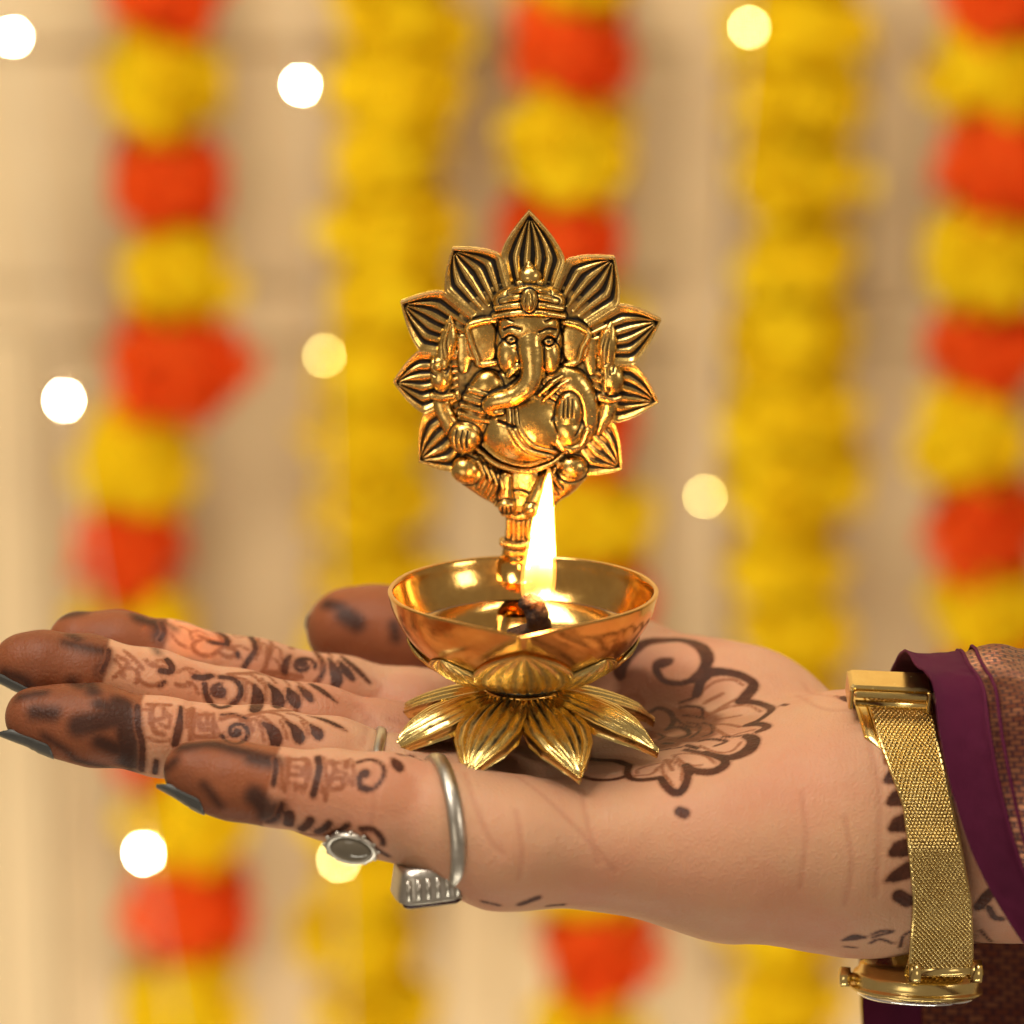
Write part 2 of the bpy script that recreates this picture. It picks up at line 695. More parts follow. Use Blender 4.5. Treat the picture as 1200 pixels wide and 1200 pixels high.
def surface_nets(fn, lo, hi, h, coarse=4):
    n = np.ceil((hi - lo) / (h * coarse)).astype(int) + 1
    ax = [lo[i] + np.arange(n[i]) * h * coarse for i in range(3)]
    G = np.stack(np.meshgrid(*ax, indexing='ij'), -1).reshape(-1, 3)
    cv = fn(G).reshape(n)
    N = (n - 1) * coarse + 1
    idx = [np.minimum((np.arange(N[i]) + coarse // 2) // coarse, n[i] - 1) for i in range(3)]
    v = cv[np.ix_(*idx)].astype(np.float32)
    need = np.abs(v) < h * coarse * 2.2
    I = np.argwhere(need)
    for s in range(0, len(I), 400000):
        J = I[s:s + 400000]
        v[J[:, 0], J[:, 1], J[:, 2]] = fn(lo + J * h)
    sg = v < 0
    c8 = [(a, b, c) for a in (0, 1) for b in (0, 1) for c in (0, 1)]
    sl = lambda A, o: A[o[0]:A.shape[0] - 1 + o[0], o[1]:A.shape[1] - 1 + o[1], o[2]:A.shape[2] - 1 + o[2]]
    cnt = sum(sl(sg, o).astype(np.int8) for o in c8)
    mixed = (cnt > 0) & (cnt < 8)
    cells = np.argwhere(mixed)
    vid = -np.ones(mixed.shape, dtype=np.int64)
    vid[mixed] = np.arange(len(cells))
    vals = {o: v[cells[:, 0] + o[0], cells[:, 1] + o[1], cells[:, 2] + o[2]] for o in c8}
    acc = np.zeros((len(cells), 3)); num = np.zeros(len(cells))
    for a in c8:
        for axis in range(3):
            if a[axis] == 1:
                continue
            b = list(a); b[axis] = 1; b = tuple(b)
            va, vb = vals[a], vals[b]
            cr = (va < 0) != (vb < 0)
            t = np.where(cr, va / np.where(cr, va - vb, 1), 0)
            pt = np.array(a, float)[None, :].repeat(len(cells), 0)
            pt[:, axis] = t
            acc[cr] += pt[cr]; num[cr] += 1
    verts = lo + (cells + acc / num[:, None]) * h
    faces = []
    for axis in range(3):
        b, c = (axis + 1) % 3, (axis + 2) % 3
        A = np.moveaxis(sg, (axis, b, c), (0, 1, 2))
        V = np.moveaxis(vid, (axis, b, c), (0, 1, 2))
        s0 = A[:-1, 1:-1, 1:-1]; s1 = A[1:, 1:-1, 1:-1]
        e = np.argwhere(s0 != s1)
        flip = s0[e[:, 0], e[:, 1], e[:, 2]]
        i, j, k = e[:, 0], e[:, 1] + 1, e[:, 2] + 1
        q = np.stack([V[i, j - 1, k - 1], V[i, j, k - 1], V[i, j, k], V[i, j - 1, k]], -1)
        q[~flip] = q[~flip][:, ::-1]
        faces.append(q)
    return verts, np.vstack(faces)


def grad(fn, p, e=0.0002):
    g = np.empty_like(p)
    f0 = fn(p)
    for i in range(3):
        d = np.zeros(3); d[i] = e
        g[:, i] = (fn(p + d) - f0) / e
    return g, f0


lo = np.array([-0.128, -0.052, -0.105])
hi = np.array([0.130, 0.078, 0.012])
hv, hf = surface_nets(hand_sdf, lo, hi, 0.00068)
for _ in range(2):
    g, f0_ = grad(hand_sdf, hv)
    hv = hv - g * (f0_ / np.maximum((g * g).sum(1), 0.2))[:, None]
g, f0_ = grad(hand_sdf, hv)
hn = g / np.maximum(np.linalg.norm(g, axis=1), 1e-6)[:, None]


def trace(px, py, bvh):
    d = FWD * DIST + RIGHT * ((px - 600) * S) + UP * ((600 - py) * S)
    d = d / np.linalg.norm(d)
    h = bvh.ray_cast(Vector(CAM), Vector(d))
    return None if h[0] is None else np.array(h[0])


hand_bvh = BVHTree.FromPolygons([tuple(v) for v in hv.tolist()], [tuple(f) for f in hf.tolist()])


def seg_dist(pts, r, out, lim=0.003):
    """lower out (mm beyond the stroke edge) for the vertices near a 3-D polyline"""
    A = np.array(pts)
    m_ = lim + max(r)
    near = np.where(np.all((hv > A.min(0) - m_) & (hv < A.max(0) + m_), axis=1))[0]
    if len(near) == 0:
        return
    q = hv[near]
    best = out[near]
    for i in range(len(pts) - 1):
        a, b = pts[i], pts[i + 1]
        ba = b - a
        bb = ba.dot(ba) + 1e-14
        t = np.clip((q - a) @ ba / bb, 0, 1)
        d = np.linalg.norm(q - a - t[:, None] * ba, axis=1) - (r[i] + t * (r[i + 1] - r[i]))
        best = np.minimum(best, d * 1000)
    out[near] = best


def stroke(px_pts, w, field, n=None, taper=None):
    """a henna line traced over the skin: photograph pixels laid on the hand's surface"""
    c = catmull(px_pts, n or max(6, 5 * len(px_pts))) if len(px_pts) > 2 else np.array([np.array(px_pts[0]) + (np.array(px_pts[1]) - np.array(px_pts[0])) * t for t in np.linspace(0, 1, 6)])
    pts, rs = [], []
    for i, q in enumerate(c):
        h = trace(q[0], q[1], hand_bvh)
        t = i / (len(c) - 1)
        ww = w if taper is None else w * np.interp(t, np.linspace(0, 1, len(taper)), taper)
        if h is None or (pts and np.linalg.norm(h - pts[-1]) > 0.008):
            if len(pts) > 1:
                seg_dist(pts, rs, field)
            pts, rs = [], []
        if h is not None:
            pts.append(h)
            rs.append(ww * S * 0.5)
    if len(pts) > 1:
        seg_dist(pts, rs, field)


# henna fields: mm beyond the edge of the nearest stroke
dark = np.full(len(hv), 3.0)
mid = np.full(len(hv), 3.0)
crease = np.full(len(hv), 3.0)
tip = np.full(len(hv), -3.0)
patch = np.full(len(hv), 5.0)


def frame(ox, oy, k):
    return lambda pts: [(ox + x / k, oy + y / k) for x, y in pts]


fA, fB, fC, fD = frame(0, 690, 4.8), frame(220, 720, 4.8), frame(0, 790, 4.8), frame(180, 850, 4.8)
fE, fF, fG, fH = frame(380, 840, 4.0), frame(680, 730, 4.8), frame(940, 760, 4.615), frame(940, 960, 4.615)
DROP = [0.25, 0.6, 1.0, 1.0, 0.7]


def spiral(cx, cy, r0, r1, a0, turns, sq=0.9, n=22):
    return [(cx + (r0 + (r1 - r0) * t) * math.cos(a0 + turns * 2 * PI * t), cy + sq * (r0 + (r1 - r0) * t) * math.sin(a0 + turns * 2 * PI * t)) for t in np.linspace(0, 1, n)]


def D_(fr, pts, w, taper=None):
    stroke(fr(pts), w, dark, taper=taper)


def M_(fr, pts, w, taper=None):
    stroke(fr(pts), w, mid, taper=taper)


# ---- stained fingertips: everything past a line across each finger
fd = {}
for k in FPTS:
    f = None
    for i in range(len(FPTS[k]) - 1):
        c_ = cone(FPTS[k][i], FPTS[k][i + 1], FRAD[k][i], FRAD[k][i + 1])(hv)
        f = c_ if f is None else np.minimum(f, c_)
    fd[k] = f
names = list(fd)
own = np.argmin(np.stack([fd[k] for k in names], 0), 0)
for k, bx, by in (('index', 190, 765), ('middle', 122, 790), ('ring', 163, 860), ('little', 322, 920), ('thumb', 585, 757)):
    i = names.index(k)
    Y_ = FPTS[k][-2][1]
    a, b = FPTS[k][-1], FPTS[k][-3]
    ax_ = (a - b) / np.linalg.norm(a - b)
    q = P(bx, by, Y_)
    s_ = ((hv - q) @ ax_) * 1000
    sel = (own == i) & (fd[k] < 0.004)
    tip[sel] = np.clip(s_[sel], -3, 3)


def patches(fr, lst):
    for pts, w in lst:
        stroke(fr(pts), w * 1.2, patch)


patches(fA, [([(270, 195), (350, 155), (530, 120)], 13), ([(780, 165), (880, 200), (900, 265)], 15), ([(930, 190), (985, 225)], 7), ([(400, 260), (440, 285)], 9), ([(870, 330), (890, 360)], 6),
             ([(370, 300), (480, 330), (600, 355)], 9), ([(600, 350), (608, 400), (568, 465)], 9), ([(25, 475), (130, 510), (160, 545)], 10), ([(400, 525), (460, 550)], 10), ([(500, 530), (530, 580)], 14)])
patches(fC, [([(680, 180), (720, 300), (735, 500)], 26), ([(560, 170), (620, 190)], 14), ([(440, 290), (540, 270), (650, 240)], 22), ([(560, 380), (650, 420)], 16), ([(190, 215), (300, 225)], 14),
             ([(110, 130), (250, 105)], 9), ([(430, 485), (600, 525), (760, 545)], 9), ([(250, 350), (360, 420), (430, 480)], 6)])
patches(fD, [([(160, 125), (330, 105), (480, 140), (590, 170)], 13), ([(560, 180), (670, 200)], 17), ([(570, 400), (630, 470), (650, 520), (690, 480)], 20), ([(285, 335), (330, 390), (372, 445)], 8), ([(120, 200), (60, 250)], 8)])
patches(fB, [([(880, 0), (950, 50)], 18), ([(1160, 60), (1170, 130)], 10), ([(780, -60), (860, -40)], 12)])
# crisp edge of the stain
D_(fC, [(772, 180), (778, 300), (800, 400), (795, 545)], 7)
D_(fD, [(684, 190), (688, 245), (672, 335)], 6)
D_(fD, [(725, 440), (690, 520), (640, 545)], 6)
D_(fA, [(612, 345), (605, 400), (570, 470)], 6)
D_(fA, [(905, 190), (925, 240), (900, 285)], 6)

# ---- index finger
for pts in ([(100, 75), (170, 110), (200, 160)], [(40, 150), (30, 190), (70, 225), (130, 230), (175, 200)], [(180, 215), (230, 240), (285, 225)], [(190, 180), (260, 200), (285, 235)], [(60, 120), (110, 135), (170, 160)]):
    M_(fB, pts, 4.0)
D_(fB, [(165, 95), (215, 130), (225, 165)], 7); D_(fB, [(120, 150), (190, 165), (230, 170)], 5); D_(fB, [(276, 215), (286, 240)], 4.5)
D_(fB, [(352, 125), (378, 165), (375, 210), (345, 255), (315, 300)], 6.5)
M_(fB, [(465, 140), (475, 180), (455, 240), (430, 310)], 4); M_(fB, [(395, 135), (405, 190), (380, 250)], 3)
D_(fB, [(575, 230), (550, 280), (545, 320)], 9, [0.4, 1, 1])
D_(fB, spiral(650, 290, 6, 70, -2.0, 1.35, 0.75), 5.0); D_(fB, spiral(640, 275, 2, 22, 0, 1.0), 5)
M_(fB, [(580, 190), (650, 185), (720, 215), (760, 280), (750, 350), (720, 380)], 6); D_(fB, [(610, 182), (690, 195), (745, 245), (765, 310), (735, 372)], 3.5)
D_(fB, [(795, 245), (820, 300), (840, 360), (828, 405)], 14, DROP)
D_(fB, [(850, 260), (885, 310), (925, 360)], 11, DROP); D_(fB, [(870, 240), (940, 300), (1025, 385)], 7, [0.6, 1, 1, 0.5])
for x in (700, 770, 830):
    M_(fB, [(x - 60, 165), (x, 195), (x + 40, 240)], 3)
# ---- middle finger
for pts in ([(770, 470), (790, 520), (850, 545), (910, 530)], [(820, 400), (850, 430), (920, 440)], [(990, 540), (1040, 545), (1080, 530)], [(660, 380), (720, 420), (640, 500)], [(700, 350), (760, 400), (800, 450)]):
    M_(fA, pts, 4.0)
D_(fA, [(940, 400), (965, 435), (960, 465), (905, 462)], 8); D_(fA, [(925, 525), (900, 545)], 5)
D_(fB, [(40, 350), (90, 355), (130, 345)], 8); D_(fB, [(95, 390), (110, 470), (160, 520), (230, 515), (290, 465), (295, 400), (250, 360), (180, 350)], 6.5)
D_(fB, spiral(185, 435, 2, 22, 0, 1.6), 8); D_(fB, [(200, 460), (150, 455), (145, 410), (185, 390)], 5)
M_(fB, [(230, 335), (300, 330), (420, 325), (520, 330), (640, 350)], 5); M_(fB, [(250, 350), (320, 365), (370, 400)], 3.5)
D_(fB, [(375, 395), (395, 450), (390, 505), (380, 535)], 15, [0.25, 0.8, 1.05, 1.0, 0.9])
D_(fB, [(455, 390), (495, 435), (510, 490), (500, 520)], 15, DROP)
D_(fB, [(565, 415), (590, 460), (612, 505)], 15, DROP)
D_(fB, [(620, 400), (665, 440), (695, 480)], 10, DROP); D_(fB, [(690, 390), (750, 425), (840, 495)], 6.5, [0.8, 1.2, 1.0, 0.3])
for (x, y) in ((400, 350), (480, 350), (560, 365), (640, 380)):
    M_(fB, [(x - 90, y - 18), (x - 30, y - 5), (x + 15, y + 35)], 3.2)
# ---- ring finger
M_(fC, [(860, 180), (850, 240), (870, 320), (920, 340)], 5); M_(fC, [(920, 190), (925, 240), (880, 260)], 4); M_(fC, [(830, 170), (960, 175)], 4)
D_(fC, [(1018, 185), (1010, 280), (985, 395)], 7, [0.6, 0.9, 1.4, 1.2]); M_(fC, [(1085, 190), (1080, 300), (1070, 370)], 5)
M_(fC, [(1110, 230), (1180, 230)], 4); M_(fC, [(1120, 290), (1180, 280)], 4)
for pts in ([(60, 560), (70, 640), (130, 650)], [(100, 555), (110, 610), (60, 620)], [(20, 540), (20, 700)], [(140, 560), (150, 690)], [(40, 690), (150, 690)]):
    M_(fB, pts, 4)
D_(fC, [(880, 490), (870, 560)], 6)
D_(fB, spiral(275, 660, 4, 88, -0.6, 1.55, 0.85, 30), 5.0, [1.5, 1.2, .9, 1.0, 1.0]); M_(fB, [(190, 590), (260, 570), (330, 600), (365, 650)], 5)
D_(fB, [(190, 565), (260, 560), (330, 585)], 3)
D_(fB, [(420, 610), (465, 640), (495, 690), (490, 735)], 15, DROP); D_(fB, [(555, 605), (600, 640), (625, 690), (630, 705)], 14, DROP)
D_(fB, [(690, 620), (725, 660), (740, 690)], 13, DROP); D_(fB, [(680, 570), (760, 590), (840, 625), (890, 655)], 5, [0.4, 1.2, 1.2, 0.3])
for (x, y) in ((440, 565), (540, 555), (640, 560)):
    M_(fB, [(x - 80, y - 5), (x - 20, y + 10), (x + 30, y + 50)], 3.2)
M_(fB, [(330, 570), (420, 550), (520, 540), (620, 540)], 4)
# ---- little finger
for pts in ([(770, 190), (860, 190)], [(790, 230), (830, 240), (840, 275), (770, 275)], [(810, 340), (800, 360)], [(755, 180), (750, 290), (735, 370)], [(790, 330), (830, 345)],
            [(1000, 200), (1020, 250), (990, 300)], [(1040, 210), (1000, 215)], [(985, 300), (1060, 300), (1060, 350), (1000, 360)], [(1000, 300), (975, 360), (965, 420)], [(870, 200), (880, 260), (850, 350)]):
    M_(fD, pts, 4.2)
M_(fD, [(1085, 205), (1085, 235)], 6)
D_(fD, [(925, 180), (932, 240), (915, 320), (897, 395)], 7.5)
D_(fE, [(155, 215), (220, 200), (270, 225), (280, 270), (250, 320), (205, 345), (170, 335)], 4.0); D_(fE, spiral(190, 265, 2, 16, 0, 1.5), 6); D_(fE, [(165, 285), (170, 330), (200, 335)], 6)
D_(fE, [(320, 195), (340, 220), (352, 245)], 13, DROP); D_(fE, [(350, 178), (400, 185), (460, 205)], 4, [1.2, 1.0, 0.3])
D_(fD, [(765, 505), (760, 555)], 12); D_(fD, [(885, 530), (865, 560), (830, 585)], 9); D_(fD, [(990, 550), (960, 580), (920, 600)], 8); D_(fD, [(1095, 560), (1050, 590), (1010, 605)], 6)
M_(fD, [(800, 600), (900, 615), (1000, 610)], 4)
D_(fE, [(170, 525), (230, 530), (270, 570), (275, 600)], 6); D_(fE, [(190, 560), (220, 600), (260, 630), (300, 655)], 5)
# ---- edge of the hand
D_(fE, [(920, 880), (1000, 850)], 8); D_(fE, [(1050, 885), (1120, 880)], 5); D_(fE, [(740, 865), (820, 885)], 3.5)
# ---- palm mandala
W = 12
D_(fF, [(230, 300), (225, 260), (270, 180), (370, 110), (480, 95), (590, 98), (680, 135), (715, 200), (690, 265), (640, 315)], W, [1.0, 1.5, 1.4, 1, 0.95, 1, 1.3, 1.3, 1.2, 1.1])
D_(fF, [(640, 315), (560, 340), (470, 325), (430, 270), (440, 225), (500, 215)], 9, [1.1, .9, .8, 1, 1.4, 1.2]); D_(fF, [(465, 235), (500, 220)], 10)
D_(fF, [(655, 400), (680, 330), (720, 290)], 13); D_(fF, [(700, 280), (800, 275), (900, 295), (975, 345), (935, 410), (900, 440)], W, [1.5, 1, 1, 1, 1.2, 1.1])
D_(fF, [(900, 440), (1000, 450), (1075, 485), (1010, 545), (930, 575)], 9.5, [1, 1, 1, 1.1, 0.9]); D_(fF, [(930, 575), (1010, 570), (1055, 585), (1000, 610)], 9)
D_(fF, [(930, 635), (975, 660), (945, 715), (850, 755), (770, 745), (700, 725)], 12, [0.8, 1.3, 1.4, 1.1, 0.7, 0.5]); D_(fF, [(800, 640), (860, 640), (930, 630)], 3.5)
D_(fF, [(670, 665), (740, 655), (820, 665), (760, 690)], 5)
D_(fF, [(590, 715), (700, 735), (800, 765), (810, 800), (740, 835), (640, 830), (590, 800)], 9, [0.7, 0.7, 1.0, 1.3, 1.4, 1.2, 1.0])
D_(fF, [(590, 800), (605, 860), (580, 930), (540, 955), (490, 925), (450, 870)], 8.5, [0.8, 1, 1.2, 1.3, 1.1, 1.0]); D_(fF, [(450, 870), (380, 880), (300, 880), (265, 850), (275, 800)], 8)
D_(fF, [(265, 860), (180, 880), (80, 880), (0, 860)], 7)
D_(fF, [(0, 760), (100, 770), (200, 775), (270, 800)], 9)
# inner petals and fine lines
for pts, w in (([(670, 400), (760, 330), (860, 320), (915, 350)], 3), ([(740, 510), (800, 470), (880, 430)], 3), ([(700, 450), (800, 400)], 4), ([(760, 500), (850, 470), (950, 465), (1020, 500)], 3), ([(760, 545), (900, 520)], 3),
               ([(740, 575), (820, 570), (900, 585)], 4), ([(750, 590), (830, 635), (900, 620), (980, 600)], 3.5), ([(670, 690), (760, 725), (850, 720), (905, 670)], 3), ([(520, 745), (600, 735), (700, 745), (760, 790)], 3),
               ([(530, 750), (600, 800), (680, 800)], 3), ([(470, 780), (460, 830), (520, 910)], 3), ([(500, 770), (570, 810), (570, 880)], 3), ([(480, 770), (520, 830)], 3.5), ([(320, 850), (330, 820), (440, 790)], 3), ([(310, 860), (400, 850), (440, 810)], 3)):
    M_(fF, pts, w)
for pts, w in (([(400, 500), (440, 480), (500, 500), (525, 550), (500, 590)], 7), ([(480, 600), (540, 585), (600, 600), (610, 630), (560, 650)], 6), ([(470, 680), (520, 680)], 6), ([(560, 480), (600, 470), (680, 480), (690, 520)], 4),
               ([(580, 520), (640, 525), (700, 540)], 4), ([(600, 560), (660, 570), (670, 610), (620, 650)], 4), ([(560, 450), (640, 420)], 4), ([(690, 560), (740, 580), (740, 620), (690, 640)], 4), ([(430, 620), (470, 640), (440, 660)], 4),
               ([(540, 540), (580, 570), (640, 590)], 3), ([(420, 720), (500, 710), (570, 700)], 3), ([(600, 690), (660, 705)], 6)):
    D_(fF, pts, w)
for pts, w in (([(250, 420), (310, 410), (350, 450), (330, 510)], 6), ([(400, 560), (440, 600), (500, 590)], 8), ([(330, 530), (400, 560)], 6), ([(430, 640), (560, 660), (650, 660)], 10), ([(560, 500), (640, 500), (700, 520)], 12),
               ([(600, 600), (700, 600), (740, 600)], 10), ([(450, 700), (540, 690)], 10)):
    M_(fF, pts, w)
stroke(fF([(290, 330), (430, 390), (580, 410)]), 30, patch_soft := np.full(len(hv), 5.0))
stroke(fF([(280, 420), (400, 500), (480, 540)]), 44, patch_soft)
stroke(fF([(400, 620), (560, 560), (700, 560)]), 32, patch_soft)
stroke(fF([(430, 690), (560, 660), (690, 640)]), 24, patch_soft)
D_(fF, [(1135, 460), (1160, 462)], 5.5)
stroke([(797, 951), (802, 953)], 12, dark)
# ---- wrist border
for (x, y, w) in ((240, 275, 8), (305, 320, 9), (360, 360, 8), (400, 410, 8), (415, 470, 6)):
    D_(fG, [(x - 22, y - 12), (x, y), (x + 22, y + 6)], w)
M_(fG, [(180, 255), (300, 290), (390, 370), (430, 470), (450, 620)], 3)
for (x, y) in ((500, 690), (515, 810), (525, 950), (525, 1085)):
    D_(fG, [(x - 50, y + 25), (x - 5, y - 5), (x + 45, y - 15)], 15, [0.3, 1.0, 1.25]); D_(fG, [(x - 40, y + 28), (x + 40, y + 25)], 6)
D_(fH, [(445, 340), (500, 300), (575, 260)], 10, [0.2, 0.9, 1.3]); D_(fH, [(490, 325), (570, 305)], 8); D_(fH, [(525, 415), (570, 445)], 16)
D_(fH, [(225, 655), (280, 640), (345, 640)], 9, [0.4, 1.4, 0.3]); D_(fH, [(380, 625), (430, 605), (490, 608), (430, 625), (385, 640)], 3.5); D_(fH, [(370, 670), (420, 650), (490, 672)], 3.5); D_(fH, [(530, 690), (550, 630), (600, 600)], 3.5)
D_(fH, [(230, 690), (290, 695)], 3)
D_(fH, [(960, 470), (1000, 420), (1020, 400)], 14); D_(fH, [(1010, 480), (1040, 530), (1080, 540)], 7)
for pts in ([(965, 600), (1010, 650), (1060, 690), (1130, 700)], [(920, 660), (1000, 680), (1050, 730), (1100, 740)], [(1030, 690), (1090, 670), (1140, 710)]):
    D_(fH, pts, 3)

# ---- creases of the skin
def CR(pts, w=1.2):
    stroke(pts, w, crease)


CR([(424, 826), (430, 850), (424, 872)], 2.5); CR([(417, 828), (440, 848), (448, 870)], 1.5)
CR([(436, 795), (446, 806), (434, 818)], 2)
for x0, y0, x1, y1 in ((245, 735, 252, 778), (251, 737, 258, 780), (318, 750, 310, 785), (225, 790, 218, 826), (231, 792, 224, 826), (355, 800, 348, 836), (228, 832, 222, 868), (234, 832, 229, 868), (338, 888, 334, 960), (344, 888, 341, 960), (438, 890, 432, 985)):
    CR([(x0, y0), ((x0 + x1) / 2 + 3, (y0 + y1) / 2), (x1, y1)], 0.8)
for pts in ([(545, 905), (560, 950), (575, 985), (590, 1000)], [(680, 925), (690, 970), (700, 1010)], [(605, 950), (612, 1000), (608, 1030)], [(990, 960), (998, 1010), (990, 1060)], 
            [(942, 800), (950, 812), (970, 815), (1000, 822)], [(935, 815), (965, 830), (1000, 832)], [(1018, 870), (1030, 920), (1030, 980), (1026, 1050)], [(940, 930), (944, 980), (938, 1040)], 
            [(520, 860), (480, 850), (455, 842)], [(600, 905), (640, 935), (690, 985), (720, 1020)]):
    CR(pts, 0.7)

# ---- faint orange stain under the finger designs
tint = np.full(len(hv), 5.0)
for pts, w in (([(195, 755), (300, 775), (400, 800)], 60), ([(130, 785), (250, 810), (390, 835)], 60), ([(170, 850), (280, 860), (390, 870)], 58), ([(330, 915), (400, 920), (460, 925)], 60), ([(740, 850), (800, 850), (870, 850)], 60), ([(770, 790), (830, 810)], 50)):
    stroke(pts, w, tint)
# ---- finer fill between the bold strokes
for fr, lst in ((fA, [[(640, 400), (680, 440), (700, 500)], [(720, 440), (780, 470), (760, 530)], [(860, 420), (900, 400), (940, 420)], [(1000, 470), (1040, 450), (1090, 480)], [(1010, 210), (1060, 230), (1080, 280)], [(1100, 300), (1150, 280), (1190, 300)], [(960, 250), (1000, 300), (1050, 330)], [(990, 180), (1060, 190), (1130, 220)]]),
               (fB, [[(20, 100), (60, 90), (110, 110)], [(240, 110), (280, 130), (330, 125)], [(250, 180), (300, 180), (340, 200)], [(400, 160), (440, 170), (440, 230)], [(480, 170), (520, 200), (530, 260)], [(490, 250), (520, 290), (510, 320)], [(0, 300), (30, 310), (60, 330)], [(0, 380), (40, 400), (60, 450)], [(310, 360), (330, 420), (320, 480)], [(420, 360), (440, 420), (440, 480)], [(300, 600), (380, 590), (420, 640)], [(150, 600), (170, 660), (160, 700)], [(390, 600), (420, 660), (430, 720)], [(520, 600), (545, 650), (560, 700)], [(640, 600), (670, 650), (680, 690)]]),
               (fC, [[(800, 200), (840, 210), (840, 280)], [(900, 280), (950, 300), (960, 230)], [(1050, 200), (1050, 300)], [(830, 360), (900, 380), (950, 370)]]),
               (fD, [[(710, 190), (720, 260), (710, 350)], [(850, 180), (860, 300), (840, 380)], [(960, 180), (965, 280), (945, 380)], [(1040, 260), (1080, 270), (1100, 320)], [(1110, 190), (1130, 260), (1120, 340)]])):
    for pts in lst:
        stroke(fr(pts), 2.6, mid)


disp = -0.00013 * np.exp(-(np.maximum(crease, 0) / 0.8) ** 2)
disp += 0.00012 * vnoise(hv * 120) + 0.00005 * vnoise(hv * 420)
hv2 = hv + hn * disp[:, None]

m = NT('skin')
co = m.coord()
n1 = m.noise(45, 4, 0.55, co)
n2 = m.noise(260, 4, 0.6, co)
n3 = m.noise(1500, 3, 0.6, co)
skin = m.mix(m.ramp(n1, [(0.35, 0.0), (0.65, 1.0)]), (0.66, 0.360, 0.205), (0.65, 0.305, 0.178))
skin = m.mix(m.ramp(n2, [(0.4, 0.0), (0.75, 0.5)]), skin, (0.66, 0.36, 0.22))
big = m.noise(22, 3, 0.5, co)
skin = m.mix(m.math('MULTIPLY', m.smooth(big, 0.48, 0.70), 0.50), skin, (0.62, 0.240, 0.140))
wob = m.math('MULTIPLY', m.math('SUBTRACT', n3, 0.5), 0.55)
wob2 = m.math('MULTIPLY', m.math('SUBTRACT', n2, 0.5), 0.9)
da = m.math('ADD', m.attr('henna_dark'), wob)
mi = m.math('ADD', m.attr('henna_mid'), wob)
tp = m.math('ADD', m.attr('henna_tip'), m.math('MULTIPLY', wob2, 1.2))
c = m.mix(m.math('MULTIPLY', m.smooth(m.attr('crease'), 1.1, -0.2), 0.28), skin, (0.42, 0.13, 0.07))
tn = m.math('ADD', m.attr('henna_tint'), m.math('MULTIPLY', wob2, 4.0))
c = m.mix(m.math('MULTIPLY', m.smooth(tn, 2.0, -2.0), 0.34), c, (0.42, 0.135, 0.045))
c = m.mix(m.math('MULTIPLY', m.smooth(mi, 0.55, -0.2), 0.85), c, (0.27, 0.075, 0.024))
tf = m.smooth(tp, -0.5, 0.6)
tipc = m.mix(m.smooth(n1, 0.30, 0.72), (0.185, 0.047, 0.015), (0.31, 0.088, 0.028))
c = m.mix(m.math('MULTIPLY', tf, 0.93), c, tipc)
ws = m.math('ADD', m.attr('henna_wash'), m.math('MULTIPLY', wob2, 2.0))
c = m.mix(m.math('MULTIPLY', m.smooth(ws, 2.4, -0.5), 0.88), c, (0.20, 0.056, 0.022))
pt = m.math('ADD', m.attr('henna_patch'), m.math('MULTIPLY', wob2, 0.8))
c = m.mix(m.math('MULTIPLY', m.smooth(pt, 1.7, -1.3), 0.90), c, (0.038, 0.013, 0.008))
halo = m.math('MULTIPLY', m.smooth(da, 0.8, 0.0), 0.6)
c = m.mix(halo, c, (0.24, 0.075, 0.03))
dc = m.mix(m.smooth(n2, 0.35, 0.7), (0.050, 0.013, 0.006), (0.100, 0.026, 0.011))
c = m.mix(m.math('MULTIPLY', m.smooth(da, 0.24, -0.2), 0.95), c, dc)
m.base(c)
m.set(Roughness=0.50)
m.b.inputs['Specular IOR Level'].default_value = 0.27
m.b.inputs['Subsurface Weight'].default_value = 0.25
m.b.inputs['Subsurface Radius'].default_value = (0.004, 0.0016, 0.0008)
m.b.inputs['Subsurface Scale'].default_value = 1.0
v = m.n('ShaderNodeTexVoronoi', feature='DISTANCE_TO_EDGE')
v.inputs['Scale'].default_value = 900
m.l(co, v.inputs['Vector'])
hh = m.math('ADD', m.math('MULTIPLY', n2, 0.8), m.math('ADD', m.math('MULTIPLY', n3, 0.35), m.math('MULTIPLY', v.outputs['Distance'], 0.6)))
mp = m.n('ShaderNodeMapping')
mp.inputs['Scale'].default_value = (1.0, 0.16, 0.16)
m.l(co, mp.inputs['Vector'])
fine = m.noise(1100, 3, 0.6, mp.outputs[0])
v2 = m.n('ShaderNodeTexVoronoi', feature='DISTANCE_TO_EDGE')
v2.inputs['Scale'].default_value = 420
mp2 = m.n('ShaderNodeMapping')
mp2.inputs['Scale'].default_value = (1.0, 0.45, 0.45)
wv_ = m.n('ShaderNodeVectorMath', operation='MULTIPLY_ADD')
ncol = m.n('ShaderNodeTexNoise')
ncol.inputs['Scale'].default_value = 300
m.l(co, ncol.inputs['Vector'])
m.l(ncol.outputs['Color'], wv_.inputs[0])
wv_.inputs[1].default_value = (0.0016, 0.0016, 0.0016)
m.l(co, wv_.inputs[2])
m.l(wv_.outputs[0], mp2.inputs['Vector'])
m.l(mp2.outputs[0], v2.inputs['Vector'])
net = m.smooth(v2.outputs['Distance'], 0.0, 0.10)
hh = m.math('ADD', hh, m.math('ADD', m.math('MULTIPLY', fine, 0.5), m.math('MULTIPLY', net, 0.05)))
m.plug('Normal', m.bump(hh, 0.36, 0.0006))
SKIN = m.m
hand = obj('hand', hv2, hf, SKIN, attrs={'henna_dark': dark, 'henna_mid': mid, 'henna_tip': tip, 'crease': crease, 'henna_patch': patch, 'henna_wash': patch_soft, 'henna_tint': tint})
tag(hand, 'open upturned hand with henna designs and dark stained fingertips, holding the lamp', 'hand')

